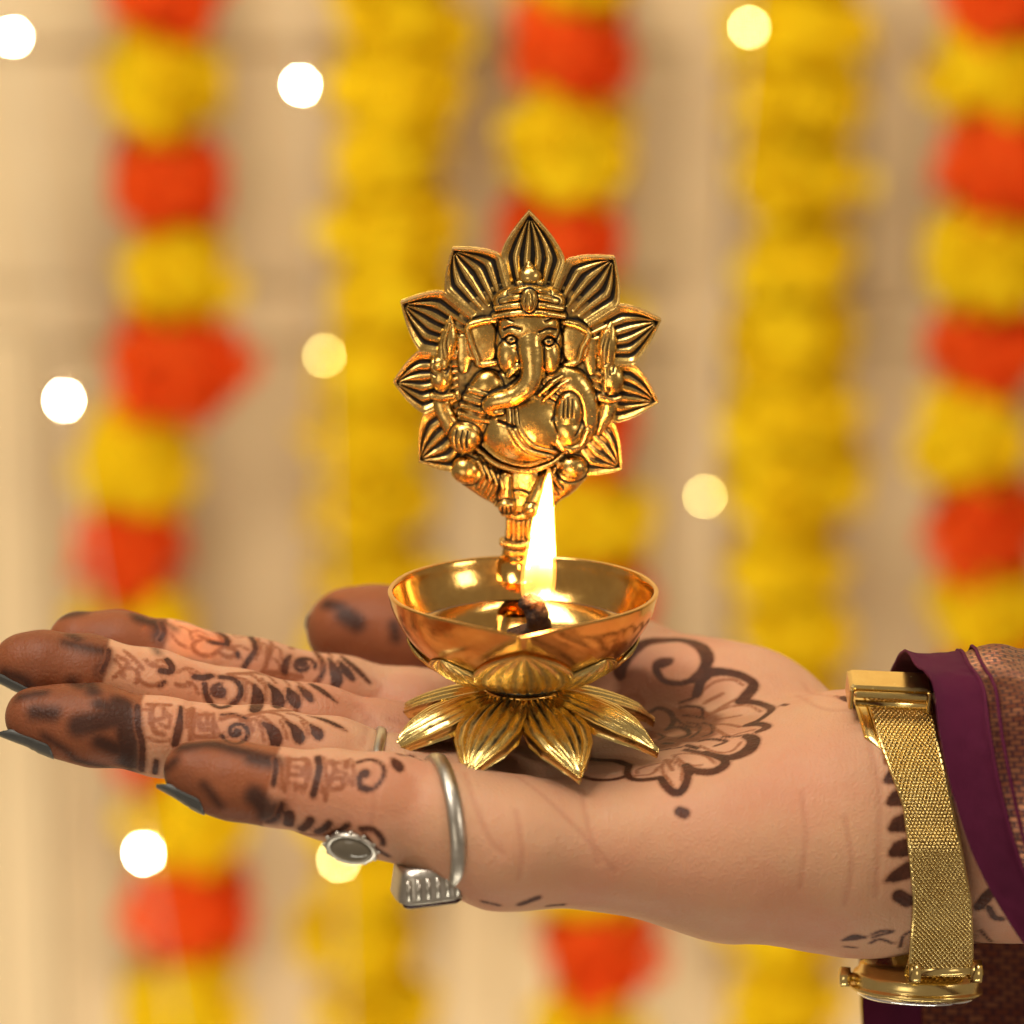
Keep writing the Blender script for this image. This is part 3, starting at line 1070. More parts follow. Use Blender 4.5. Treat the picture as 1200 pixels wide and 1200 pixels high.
# ------------------------------------------------------------------ bands that hug the skin
def hug(center, d, off, rmax=0.05, first=False, n=90):
    """distance from center along d to just outside the skin"""
    ts = np.linspace(0.002, rmax, n)
    v = hand_sdf(np.asarray(center) + ts[:, None] * np.asarray(d))
    if first and (v > 0).any():
        return ts[np.argmax(v > 0)] + off
    ins = np.where(v < 0)[0]
    return (ts[ins[-1]] if len(ins) else 0.002) + off


def smooth_closed(r, k):
    r = np.asarray(r)
    for _ in range(k):
        r = 0.25 * np.roll(r, 1) + 0.5 * r + 0.25 * np.roll(r, -1)
    return r


# fingernails under the fingertips
m = NT('grey_nail_polish')
m.base(m.mix(m.noise(500, 3), (0.065, 0.067, 0.062), (0.105, 0.105, 0.097)))
m.set(Roughness=0.38)
NAIL = m.m


def nail(finger, down, length=0.0108, half=0.60, past=0.0005):
    """a curved plate lying on the back of the fingertip, its free edge past the tip"""
    pts, rs = FPTS[finger], FRAD[finger]
    t = pts[-1] - pts[-3]
    t /= np.linalg.norm(t)
    dn = np.asarray(down, float)
    dn = dn - t * dn.dot(t)
    dn /= np.linalg.norm(dn)
    sd = np.cross(t, dn)
    tipp = pts[-1] + t * rs[-1]
    nu, nv = 18, 13
    outer, inner = [], []
    k0 = 0.0042
    for i in range(nu):
        u = i / (nu - 1)
        back = length * (1 - u) - past
        w = half * (1.0 if u < 0.70 else math.sqrt(max(0.03, 1 - ((u - 0.70) / 0.31) ** 2)))
        if u < 0.16:
            w = half * math.sqrt(max(0.05, 1 - ((0.16 - u) / 0.165) ** 2))
        for k in range(nv):
            an = w * (-1 + 2 * k / (nv - 1))
            d = dn * math.cos(an) + sd * math.sin(an)
            if back > k0:
                rr = hug(tipp - t * back, d, 0.0002, 0.012, True, 60)
            else:
                r1 = hug(tipp - t * k0, d, 0.0002, 0.012, True, 60)
                r2 = hug(tipp - t * (k0 + 0.002), d, 0.0002, 0.012, True, 60)
                rr = r1 + (r1 - r2) * 0.9 * (k0 - back) / 0.002
            q = tipp - t * back + d * rr
            outer.append(q)
            inner.append(q - d * 0.0006)
    mb = MB()
    mb.grid(outer, nu, nv)
    mb.grid(inner, nu, nv)
    n = nu * nv
    loop = [k for k in range(nv)] + [i * nv + nv - 1 for i in range(1, nu)] + [(nu - 1) * nv + k for k in range(nv - 2, -1, -1)] + [i * nv for i in range(nu - 2, 0, -1)]
    for a, b in zip(loop, loop[1:] + loop[:1]):
        mb.f.append((a, b, b + n, a + n))
    return mb.build('fingernail', NAIL, hand)


nail('little', (0, -0.60, -1))
nail('ring', (0, -0.60, -1), 0.0118)
nail('middle', (0, -0.50, -1))
nail('index', (0, 0.05, -1))
nail('thumb', (0.0, 1, -0.25), past=0.0)


# ------------------------------------------------------------------ oil lamp
LAMP_O = P(613, 868, 0.0)                 # middle of the lotus foot, on the palm
lamp = empty('oil_lamp', LAMP_O, 'polished brass oil lamp with lotus foot and seated elephant-headed figure plaque', 'oil lamp')
RIM_Z = P(613, 692, 0.0)[2] - LAMP_O[2]   # height of the bowl's rim over the foot
u_ = S                                     # one photograph pixel

# lotus foot: eight veined petals round the stem
def foot_petal():
    nu, nv = 46, 37
    top, bot, pat = [], [], []
    for i in range(nu):
        t = i / (nu - 1)
        # arch: from the neck out and down to the pointed tip
        r = (26 + 146 * t) * u_
        z = (61 - 42 * t ** 1.4 - 17 * t ** 4) * u_
        hw = np.interp(t, [0, 0.15, 0.35, 0.55, 0.72, 0.86, 0.95, 1.0], [15, 25, 36, 40, 33, 18, 6.5, 0.5]) * u_
        for k in range(nv):
            s = -1 + 2 * k / (nv - 1)
            rim = 1 / (1 + math.exp(-(abs(s) - 0.86) * 40))
            rib = 0.5 + 0.5 * math.cos(s * PI * 6.0)
            if t > 0.86:
                rib = rib * max(0, 1 - (t - 0.86) / 0.08)
            fade = min(1, t / 0.08)
            h = (4.6 * rim + (1 - rim) * 4.6 * rib * fade) * u_
            camber = (1 - s * s) * 7 * u_ * (0.4 + 0.6 * t)
            top.append((s * hw, -r, z + h + camber - abs(s) * 3 * u_))
            edge = 1 - max(0, (abs(s) - 0.9) / 0.1)
            bot.append((s * hw * 0.94, -r + (0 if t < .9 else 2 * u_), z + camber - abs(s) * 3 * u_ - (11 - 8.5 * max(0, (t - 0.55) / 0.45)) * u_))
            pat.append((1 - rib) * (1 - rim) * fade * (0.60 + 0.2 * math.sin(9 * t + 4 * s)) * np.clip((0.9 - t) / 0.08, 0, 1))
    n = nu * nv
    f = [tuple(q) for q in grid_faces(nu, nv)[:, ::-1]] + [tuple(q + n) for q in grid_faces(nu, nv)]
    loop = [k for k in range(nv)] + [i * nv + nv - 1 for i in range(1, nu)] + [(nu - 1) * nv + k for k in range(nv - 2, -1, -1)] + [i * nv for i in range(nu - 2, 0, -1)]
    for a, b in zip(loop, loop[1:] + loop[:1]):
        f.append((a, b, b + n, a + n))
    me = make_mesh('foot_petal', np.array(top + bot), f, True, {'patina': pat + [0.0] * n})
    me.materials.append(FOOT)
    return me


fp = foot_petal()
for k in range(8):
    o = bpy.data.objects.new('foot_petal', fp)
    link(o, lamp)
    o.rotation_euler = (0, 0, rad(22.5 + 45 * k))
    o.location = (0, 0, 0.0004 * (k % 2))


def lathe(prof, n=96, mult=None):
    vs = []
    for (r, z) in prof:
        for k in range(n):
            a = 2 * PI * k / n
            vs.append((r * math.sin(a), -r * math.cos(a), z))
    return np.array(vs), grid_faces(len(prof), n, False, True)


def lathe_obj(name, prof, mat, n=96, smooth=True):
    p = np.array(prof, float) * u_
    v, f = lathe(p, n)
    return obj(name, v, f, mat, lamp, smooth)


hub = lathe_obj('foot_hub', [(0, 40), (30, 40), (34, 46), (38, 58), (42, 61), (46, 63), (48, 65), (46, 67), (40, 69), (0, 69)], BRASS)
ring = lathe_obj('neck_ring', [(0, 67), (42, 67), (46, 68.5), (47.5, 71), (46, 74), (42, 75.5), (0, 75.5)], BLACK)

# bowl: pinched to a spout at the front
R0 = 159.0
TP = rad(43.0)


def spout(a):
    a = abs((a + PI) % (2 * PI) - PI)
    return 1.0 if a > TP else 1 / math.cos(TP - a)


rz = RIM_Z / u_
outer = [(30, -106), (60, -104), (82, -97), (102, -86), (118, -73), (131, -60), (142, -45), (150, -31), (156, -16), (159, -3), (159.5, 0)]
inner = [(158.5, 1.6), (155, 1.6), (153.5, 0), (152, -4), (149, -16), (143, -31), (135, -44), (124, -58), (110, -70), (93, -81), (70, -89), (40, -94), (0, -95)]
prof = [tuple(q) for q in catmull(outer, 34)] + [tuple(q) for q in catmull(inner, 44)]
nb = 144
bv = []
for (r, z) in prof:
    w = np.clip((z + 100) / 100, 0, 1) ** 1.6
    for k in range(nb):
        a = 2 * PI * k / nb
        q = 1 + (spout(a) - 1) * w
        lift = 3.0 * ((spout(a) - 1) / 0.37) * w
        bv.append((r * q * math.sin(a) * u_, -r * q * math.cos(a) * u_, (z + rz + lift) * u_))
bowl = obj('bowl', np.array(bv), grid_faces(len(prof), nb, False, True), BRASS, lamp)


def out_r(z):
    return float(np.interp(z, [p[1] for p in outer], [p[0] for p in outer]))


# calyx of ribbed petals clasping the underside of the bowl
def calyx_petal(rise=52, wide=1.0, under_spout=False):
    nu, nv = 26, 31
    top, pat, bot = [], [], []
    for i in range(nu):
        t = i / (nu - 1)
        z = -109 + rise * t
        if z < -104:
            r = 44 + (z + 109) / 5 * 3
        else:
            r = out_r(z)
        r = max(r, 44 + 34 * math.sin(min(1, t * 2.2) * PI / 2))
        hw = np.interp(t, [0, .15, 0.3, 0.5, 0.7, 0.85, 0.95, 1], [0.42, 0.44, 0.46, 0.44, 0.34, 0.20, 0.08, 0.004])
        if under_spout:
            hw = np.interp(t, [0, 0.15, 0.3, 0.5, 0.7, 0.85, 0.95, 1], [0.50, 0.52, 0.50, 0.40, 0.26, 0.13, 0.045, 0.003])
        hw *= wide
        for k in range(nv):
            s = -1 + 2 * k / (nv - 1)
            rib = 0.5 + 0.5 * math.cos(s * PI * 7)
            rr = (r + 3.5 + 2.5 * (1 - t) + 5.0 * rib * min(1, (1 - t) * 3 + .2) + 9 * (1 - s * s) * (1 - t) ** 0.7) * u_
            a = s * hw
            if under_spout:
                rr *= 1 + (spout(a) - 1) * float(np.clip((z + 100) / 100, 0, 1)) ** 1.6
            top.append((rr * math.sin(a), -rr * math.cos(a), (z + rz) * u_))
            r2 = rr - 6 * u_
            bot.append((r2 * math.sin(a), -r2 * math.cos(a), (z + rz) * u_))
            pat.append((1 - rib) * 0.58)
    n = nu * nv
    f = [tuple(q) for q in grid_faces(nu, nv)] + [tuple(q + n) for q in grid_faces(nu, nv)[:, ::-1]]
    loop = [k for k in range(nv)] + [i * nv + nv - 1 for i in range(1, nu)] + [(nu - 1) * nv + k for k in range(nv - 2, -1, -1)] + [i * nv for i in range(nu - 2, 0, -1)]
    for a, b in zip(loop, loop[1:] + loop[:1]):
        f.append((a, a + n, b + n, b))
    me = make_mesh('calyx_petal', np.array(top + bot), f, True, {'patina': pat + [0.0] * n})
    me.materials.append(FOOT)
    return me


cp = calyx_petal()
for k in range(8):
    o = bpy.data.objects.new('calyx_petal', cp if k else calyx_petal(84, 1.15, True))
    link(o, lamp)
    o.rotation_euler = (0, 0, rad(45 * k))
    o.scale = (1, 1, 1) if k % 2 == 0 else (0.985, 0.985, 1)
lathe_obj('calyx_base', [(0, rz - 110), (40, rz - 110), (46, rz - 109), (48, rz - 106), (44, rz - 100), (0, rz - 100)], BRASS, 64)

# ---- plaque behind the bowl
YP = 0.0272


def Z1(x, y, h=0.0, yp=YP):
    """plaque point from its photograph detail (3.333 units to a pixel), h units proud"""
    q = P(440 + x / 3.3333, 230 + y / 3.3333, yp)
    return q + np.array([0, -h * S / 3.3333, 0])


ORG = np.array(LAMP_O)
cen = np.array([600.0, 640.0])
petals = [  # left valley, tip, right valley
    ((490, 228), (600, 55), (742, 250)),
    ((742, 250), (935, 235), (950, 422)),
    ((950, 422), (1116, 480), (1006, 652)),
    ((1006, 652), (1106, 800), (932, 880)),
    ((932, 880), (962, 1062), (800, 1080)),
    ((320, 1070), (168, 1032), (190, 845)),
    ((190, 845), (70, 722), (175, 602)),
    ((175, 602), (98, 410), (270, 372)),
    ((270, 372), (300, 200), (490, 228)),
]
for pi_, (vl, tp_, vr) in enumerate(petals):
    vl, tp_, vr = map(np.array, (vl, tp_, vr))
    nu, nv = 56, 61
    def side(v):
        d = tp_ - v
        nrm = np.array([d[1], -d[0]]) / np.linalg.norm(d)
        if nrm.dot(v - (vl + vr) / 2) < 0:
            nrm = -nrm
        L_ = np.linalg.norm(d)
        n1 = int(nu * 0.4)
        inn = cen + (v - cen) * 0.66
        a_ = np.array([inn + (v - inn) * t for t in np.linspace(0, 1, n1, endpoint=False)])
        b_ = np.array([v + d * t + nrm * 0.055 * L_ * math.sin(PI * t ** 0.8) for t in np.linspace(0, 1, nu - n1)])
        q_ = np.vstack([a_, b_])
        for _ in range(4):
            q_[1:-1] = 0.25 * q_[:-2] + 0.5 * q_[1:-1] + 0.25 * q_[2:]
        return q_
    Ls, Rs = side(vl), side(vr)
    top, bot, pat = [], [], []
    for i in range(nu):
        t = i / (nu - 1)
        wid = np.linalg.norm(Rs[i] - Ls[i])
        for k in range(nv):
            w = k / (nv - 1)
            s = -1 + 2 * w
            # veins gather towards the tip
            q = Ls[i] * (1 - w) + Rs[i] * w
            dist = (1 - abs(s)) * wid / 2
            dist = min(dist, (1 - t) * 260)
            rim = np.clip((14 - dist) / 5 + 0.5, 0, 1)
            si = np.clip(s * wid / max(wid - 32, 8), -1, 1)
            rib = 0.5 + 0.5 * math.cos(si * PI * 5.0 + PI + 0.45 * math.sin(7 * t + pi_))
            rib *= np.clip((0.90 - t) / 0.06, 0, 1)
            h = rim * 20 + (1 - rim) * (2 + 13 * rib ** 0.7) + 6 * t
            h += 5 * (1 - min(1, dist / 60.0)) * 0
            top.append(Z1(q[0], q[1], h + 6))
            bot.append(Z1(q[0], q[1], -26))
            pat.append((1 - rim) * np.clip(1.15 - 1.3 * rib, 0, 1))
    n = nu * nv
    f = [tuple(q) for q in grid_faces(nu, nv)[:, ::-1]] + [tuple(q + n) for q in grid_faces(nu, nv)]
    loop = [k for k in range(nv)] + [i * nv + nv - 1 for i in range(1, nu)] + [(nu - 1) * nv + k for k in range(nv - 2, -1, -1)] + [i * nv for i in range(nu - 2, 0, -1)]
    for a, b in zip(loop, loop[1:] + loop[:1]):
        f.append((a, b, b + n, a + n))
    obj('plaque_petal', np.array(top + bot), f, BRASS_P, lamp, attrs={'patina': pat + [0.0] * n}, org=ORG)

# ---- the seated figure: one continuous relief
du = 2.1
gx = np.arange(170, 1010, du)
gy = np.arange(225, 1420, du)
GX, GY = np.meshgrid(gx, gy, indexing='ij')
H = np.full(GX.shape, -50.0)
PATF = np.zeros(GX.shape)


def E(cx, cy, a, b, h, base=0, rot=0, p=0.5):
    """domed ellipse"""
    global H, PATF
    moat = min(9.0, 3 + min(a, b) * 0.12)
    c, s = math.cos(rad(rot)), math.sin(rad(rot))
    dx, dy = GX - cx, GY - cy
    u = (dx * c + dy * s) / a
    v = (-dx * s + dy * c) / b
    q = 1 - u * u - v * v
    hh = np.where(q > 0, base + h * np.maximum(q, 0) ** p, -50)
    dist = (np.sqrt(u * u + v * v) - 1) * min(a, b)
    up_ = hh > H
    ring_ = (dist > -2) & (dist < moat) & ~up_ & (H > -40)
    PATF = np.where(up_, 0, PATF)
    wgt = np.clip(1 - np.maximum(dist, 0) / moat, 0, 1)
    if base > 0 and h > 6.5:
        lower = H < base + h * 0.9
        PATF = np.where(ring_ & lower, np.maximum(PATF, wgt), PATF)
        H = np.where(ring_ & lower, H - 7 * wgt, H)
    H = np.maximum(H, hh)


def T(pts, h=1.0, base=0, n=None, smooth=True, ymin=0):
    """rounded limb along (x, y, r)"""
    global H, PATF
    NH = np.full(H.shape, -50.0)
    ND = np.full(H.shape, 1e3)
    p = catmull(pts, n or len(pts) * 6) if smooth and len(pts) > 2 else np.array(pts, float)
    for i in range(len(p) - 1):
        a, b = p[i, :2], p[i + 1, :2]
        ba = b - a
        bb = ba.dot(ba) + 1e-9
        r0 = max(p[i, 2], p[i + 1, 2]) + 12
        x0 = np.searchsorted(gx, min(a[0], b[0]) - r0); x1 = np.searchsorted(gx, max(a[0], b[0]) + r0)
        y0 = np.searchsorted(gy, min(a[1], b[1]) - r0); y1 = np.searchsorted(gy, max(a[1], b[1]) + r0)
        X, Y = GX[x0:x1, y0:y1], GY[x0:x1, y0:y1]
        t = np.clip(((X - a[0]) * ba[0] + (Y - a[1]) * ba[1]) / bb, 0, 1)
        d2 = (X - a[0] - t * ba[0]) ** 2 + (Y - a[1] - t * ba[1]) ** 2
        r = p[i, 2] + t * (p[i + 1, 2] - p[i, 2])
        bz = base if np.isscalar(base) else np.interp((i + t) / (len(p) - 1), np.linspace(0, 1, len(base)), base)
        q = r * r - d2
        NH[x0:x1, y0:y1] = np.maximum(NH[x0:x1, y0:y1], np.where(q > 0, bz + h * np.sqrt(np.maximum(q, 0)), -50))
        ND[x0:x1, y0:y1] = np.minimum(ND[x0:x1, y0:y1], np.sqrt(d2) - r)
    moat = min(9.0, 4 + p[:, 2].max() * 0.12)
    up_ = NH > H
    top_ = float(NH.max())
    PATF = np.where(up_, 0, PATF)
    wgt = np.clip(1 - np.maximum(ND, 0) / moat, 0, 1)
    ring_ = (ND > -2) & (ND < moat) & ~up_ & (H > -40) & (H < top_) & (GY > ymin)
    PATF = np.where(ring_, np.maximum(PATF, wgt), PATF)
    H = np.where(ring_, H - 6 * wgt, H)
    H = np.maximum(H, NH)


def Gv(pts, w, depth):
    """engraved line"""
    global H, PATF
    p = catmull(pts, len(pts) * 7) if len(pts) > 2 else np.array(pts, float)
    D = np.full(H.shape, 1e9)
    for i in range(len(p) - 1):
        a, b = p[i], p[i + 1]
        ba = b - a
        t = np.clip(((GX - a[0]) * ba[0] + (GY - a[1]) * ba[1]) / (ba.dot(ba) + 1e-9), 0, 1)
        D = np.minimum(D, (GX - a[0] - t * ba[0]) ** 2 + (GY - a[1] - t * ba[1]) ** 2)
    H = np.where(H > -40, H - depth * np.exp(-D / (w * w)), H)
    PATF = np.maximum(PATF, 0.95 * np.exp(-D / (w * w)))


# halo ground behind the figure
E(600, 640, 330, 320, 6, 2, p=0.15)
E(600, 860, 330, 260, 6, 2, p=0.15)
# ears with raised rims
E(418, 566, 62, 92, 12, 16, p=0.3); E(780, 566, 55, 88, 12, 16, p=0.3)
T([(475, 476, 13), (410, 484, 14), (362, 505, 14), (372, 560, 12), (398, 630, 12), (408, 652, 12), (470, 645, 12)], 1.2, 22)
T([(735, 486, 13), (792, 500, 14), (832, 533, 14), (808, 585, 12), (790, 640, 12), (740, 655, 12)], 1.2, 22)
# back arms with their raised attributes
T([(300, 900, 40), (262, 820, 36), (262, 770, 36)], 0.8, 12)
T([(222, 772, 14), (262, 778, 15), (303, 772, 14)], 1, 34, smooth=True)
E(257, 700, 46, 58, 38, 16); E(248, 655, 40, 36, 36, 18); E(246, 655, 18, 16, 20, 48)
T([(262, 640, 30), (284, 560, 38), (290, 500, 20), (293, 462, 4)], 0.9, 14)
T([(276, 620, 8), (270, 560, 8), (290, 490, 6)], 1, 42)
T([(345, 560, 26), (348, 620, 30), (345, 670, 20)], 0.35, 6)
T([(868, 905, 26), (905, 840, 34), (915, 775, 36)], 0.8, 12)
T([(872, 778, 13), (915, 786, 15), (955, 780, 13)], 1, 34)
E(926, 712, 48, 60, 40, 16); T([(900, 745, 13), (900, 690, 14), (898, 655, 14)], 1, 38)
T([(902, 665, 26), (905, 575, 40), (915, 525, 26), (920, 486, 5)], 0.9, 14)
T([(893, 640, 8), (896, 580, 9), (913, 520, 6)], 1, 42)
T([(842, 570, 24), (838, 630, 28), (845, 680, 18)], 0.35, 6)
# chest, belly
E(600, 800, 205, 140, 46, 14, p=0.4)
E(585, 905, 178, 148, 88, 14)
# shoulders and front arms
T([(440, 735, 62), (405, 790, 62), (385, 860, 54), (365, 930, 50)], 0.75, 18)
for k, (x, y) in enumerate(((430, 740), (412, 772), (400, 800), (390, 832))):
    T([(x - 62, y + 4, 10), (x, y + 22, 12), (x + 58, y + 34, 10)], 0.9, 58 - k)
E(350, 935, 66, 66, 62, 22);
for k in range(3):
    Gv([(318 + 22 * k, 900), (312 + 22 * k, 935), (318 + 20 * k, 965)], 4, 9)
T([(690, 700, 44), (770, 730, 62), (815, 810, 54), (815, 900, 48), (770, 960, 46)], 0.75, 18)
E(745, 905, 70, 82, 62, 26); E(752, 840, 54, 88, 46, 40, 4, 0.4)
T([(688, 880, 14), (705, 930, 20), (745, 975, 18), (800, 960, 14), (828, 900, 12)], 0.9, 58)
# head
E(600, 560, 128, 142, 62, 28, p=0.42)
E(600, 500, 120, 90, 66, 30, p=0.45)
E(520, 610, 44, 70, 40, 52); E(682, 612, 40, 68, 40, 52)
# crown
E(600, 405, 142, 72, 70, 22, p=0.4)
for y, hw in ((346, 76), (376, 108), (408, 128), (438, 136)):
    T([(600 - hw, y + 20, 11), (600 - hw * .5, y + 4, 13), (600, y - 2, 13), (600 + hw * .5, y + 4, 13), (600 + hw, y + 20, 11)], 1.0, [56, 84, 92, 84, 56])
E(603, 305, 46, 42, 44, 34); T([(602, 300, 30), (600, 266, 16), (599, 246, 5)], 1, 30)
T([(558, 328, 11), (603, 336, 13), (648, 328, 11)], 1, 50)
E(600, 388, 34, 48, 26, 92); T([(600, 360, 8), (600, 395, 15), (600, 412, 12)], 1, 112)
# trunk, tusks
tr = [(604, 490, 46), (606, 570, 52), (612, 650, 44), (596, 716, 42), (532, 764, 38), (470, 782, 34), (440, 800, 24), (456, 826, 18), (490, 824, 14)]
T(tr, 1.0, [30, 62, 78, 88, 92, 84, 78, 70, 60], ymin=545)
T([(555, 650, 16), (530, 672, 14), (518, 690, 8)], 1, 66); T([(648, 662, 14), (655, 688, 9)], 1, 72)
# eyes and brows
for ex, ey in ((530, 545), (676, 552)):
    Gv([(ex - 26, ey), (ex, ey - 17), (ex + 24, ey), (ex, ey + 15), (ex - 26, ey)], 6, 13)
    E(ex, ey, 19, 12, 9, float(H[int((ex - gx[0]) / du), int((ey - gy[0]) / du)]) - 1)
    Gv([(ex - 3, ey - 2), (ex + 3, ey - 2)], 6, 9)
Gv([(500, 508), (530, 494), (565, 500)], 6, 11); Gv([(640, 512), (675, 500), (705, 508)], 6, 11)
# sacred thread and sash across the belly
T([(520, 815, 9), (530, 890, 10), (585, 965, 11), (690, 1005, 9)], 1, [72, 98, 96, 60])
T([(548, 812, 7), (560, 885, 8), (612, 950, 8), (705, 985, 7)], 1, [72, 100, 96, 60])
T([(640, 760, 9), (690, 715, 10), (730, 690, 8)], 1, [60, 68, 60]); T([(655, 785, 7), (712, 732, 8), (755, 706, 6)], 1, [60, 66, 60])
T([(405, 985, 11), (480, 1035, 12), (590, 1058, 13), (690, 1030, 11), (745, 985, 9)], 1, [40, 58, 66, 56, 40])
T([(420, 960, 7), (490, 1010, 8), (590, 1034, 8), (680, 1010, 7)], 1, [44, 66, 74, 60])
Gv([(480, 860), (520, 872), (545, 880)], 7, 14)
# folded legs
T([(380, 1064, 72), (440, 1110, 68), (490, 1160, 50), (520, 1210, 36)], 0.7, 6)
T([(770, 1056, 68), (730, 1105, 64), (690, 1150, 48), (650, 1210, 36)], 0.7, 6)
E(355, 1062, 64, 56, 58, 14); E(768, 1052, 62, 52, 58, 14)
for k in range(4):
    o_ = 26 * k
    T([(402 + o_, 1022 + o_ * .7, 8), (424 + o_ * .95, 1070 + o_ * .75, 10), (400 + o_ * .9, 1126 + o_ * .9, 8)], 1, [60, 64, 44])
    T([(718 - o_ * .7, 1030 + o_ * .7, 8), (694 - o_ * .5, 1074 + o_ * .75, 10), (726 - o_ * .7, 1128 + o_ * .85, 8)], 1, [60, 64, 44])
T([(512, 1085, 24), (508, 1150, 30), (512, 1205, 34)], 0.9, 40); E(512, 1196, 38, 30, 36, 44)
T([(660, 1090, 22), (634, 1150, 28), (612, 1210, 32)], 0.9, 40); E(608, 1212, 34, 30, 34, 44)
for x, y0_, y1_ in ((733, 850, 782), (750, 846, 770), (768, 848, 776)):
    Gv([(x, y0_), (x, y1_)], 3.5, 9)
for x in (496, 512, 528):
    Gv([(x, 1196), (x, 1226)], 4, 10)
E(580, 1120, 66, 80, 20, 14, p=0.3)
# stem down to the bowl
T([(560, 1200, 60), (560, 1260, 52), (556, 1330, 52), (552, 1400, 60)], 0.55, 4)
T([(520, 1240, 12), (520, 1320, 12)], 1, 24, smooth=False); T([(560, 1240, 13), (558, 1325, 13)], 1, 30, smooth=False); T([(598, 1240, 12), (596, 1320, 12)], 1, 24, smooth=False)
T([(498, 1232, 11), (560, 1244, 13), (622, 1232, 11)], 1, 30)
T([(496, 1348, 14), (556, 1358, 16), (618, 1348, 14)], 1, 26)


def blur(A, k):
    for _ in range(k):
        B = np.pad(A, 1, mode='edge')
        A = (B[1:-1, 1:-1] * 2 + B[:-2, 1:-1] + B[2:, 1:-1] + B[1:-1, :-2] + B[1:-1, 2:]) / 6
    return A


mask = H > -40
Hs = np.where(mask, H, 0)
Hs = blur(Hs, 2)
big = blur(Hs, 45)
sml = blur(Hs, 8)
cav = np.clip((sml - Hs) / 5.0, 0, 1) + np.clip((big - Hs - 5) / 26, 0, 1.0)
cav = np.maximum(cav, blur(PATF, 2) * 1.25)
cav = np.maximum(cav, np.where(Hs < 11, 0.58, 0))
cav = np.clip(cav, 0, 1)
# hammered ground and tool marks
pn = vnoise(np.stack([GX / 16, GY / 16, GX * 0 + 3.3], -1))
pn2 = vnoise(np.stack([GX / 45, GY / 45, GX * 0 + 9.1], -1))
Hs = Hs + pn * 0.45 + pn2 * 1.3
cav = np.clip(cav + pn * 0.10, 0, 1)
nx, ny = GX.shape
fm = mask[:-1, :-1] & mask[1:, :-1] & mask[1:, 1:] & mask[:-1, 1:]
ii, jj = np.where(fm)
quad = np.stack([ii * ny + jj, ii * ny + jj + 1, (ii + 1) * ny + jj + 1, (ii + 1) * ny + jj], -1)
used = np.unique(quad)
remap = -np.ones(nx * ny, dtype=np.int64)
remap[used] = np.arange(len(used))
quad = remap[quad]
gxu, gyu, hu = GX.ravel()[used], GY.ravel()[used], Hs.ravel()[used]
# P() for whole arrays
px_ = 440 + gxu / 3.3333; py_ = 230 + gyu / 3.3333
dd = FWD[None] * DIST + RIGHT[None] * ((px_ - 600) * S)[:, None] + UP[None] * ((600 - py_) * S)[:, None]
tt = (YP - CAM[1]) / dd[:, 1]
front = CAM[None] + dd * tt[:, None]
back = front.copy()
front[:, 1] -= (hu + 8) * S / 3.3333
back[:, 1] += 24 * S / 3.3333
nu_ = len(used)
edges = {}
e = np.vstack([quad[:, [0, 1]], quad[:, [1, 2]], quad[:, [2, 3]], quad[:, [3, 0]]])
key = np.sort(e, 1)
_, inv, cnt = np.unique(key[:, 0] * 10 ** 7 + key[:, 1], return_inverse=True, return_counts=True)
be = e[cnt[inv] == 1]
walls = np.stack([be[:, 1], be[:, 0], be[:, 0] + nu_, be[:, 1] + nu_], -1)
allq = np.vstack([quad, quad[:, ::-1] + nu_, walls])
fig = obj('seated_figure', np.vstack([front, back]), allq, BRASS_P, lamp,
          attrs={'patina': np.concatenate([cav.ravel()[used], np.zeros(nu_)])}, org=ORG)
fig['label'] = 'seated elephant-headed figure with four arms in relief'
# foot of the stem on the rim
st = MB()
p0 = P(607, 655, 0.0272) - ORG
st.tube([p0 + np.array([0, 0, -0.004]), p0 + np.array([0, 0, -0.0005]), p0 + np.array([0, 0, 0.0012])], [0.0050, 0.0046, 0.0034], 20)
st.build('stem_foot', BRASS, lamp)

# ------------------------------------------------------------------ oil, wick and flame
oz = LAMP_O[2] + (rz - 47) * u_
ro = 134.5
nseg = 72
ov = []
for rr in (0.0, 0.35, 0.7, 0.93, 0.99, 1.0):
    for k in range(nseg):
        a = 2 * PI * k / nseg
        w = ((-47 + 100) / 100) ** 1.6
        q = ro * (1 + (spout(a) - 1) * w) * rr * u_
        ov.append((LAMP_O[0] + q * math.sin(a), LAMP_O[1] - q * math.cos(a), oz + (0.0003 if rr == 1 else 0)))
for rr, dz in ((1.0, -0.0004), (0.86, -0.0040), (0.60, -0.0063), (0.0, -0.0072)):
    for k in range(nseg):
        a = 2 * PI * k / nseg
        q = ro * rr * u_ * (1 + (spout(a) - 1) * 0.36 * rr)
        ov.append((LAMP_O[0] + q * math.sin(a), LAMP_O[1] - q * math.cos(a), oz + dz))
oil = obj('lamp_oil', np.array(ov), grid_faces(10, nseg, False, True)[:, ::-1], OIL)
tag(oil, 'pool of clear amber oil filling the brass bowl', 'oil')

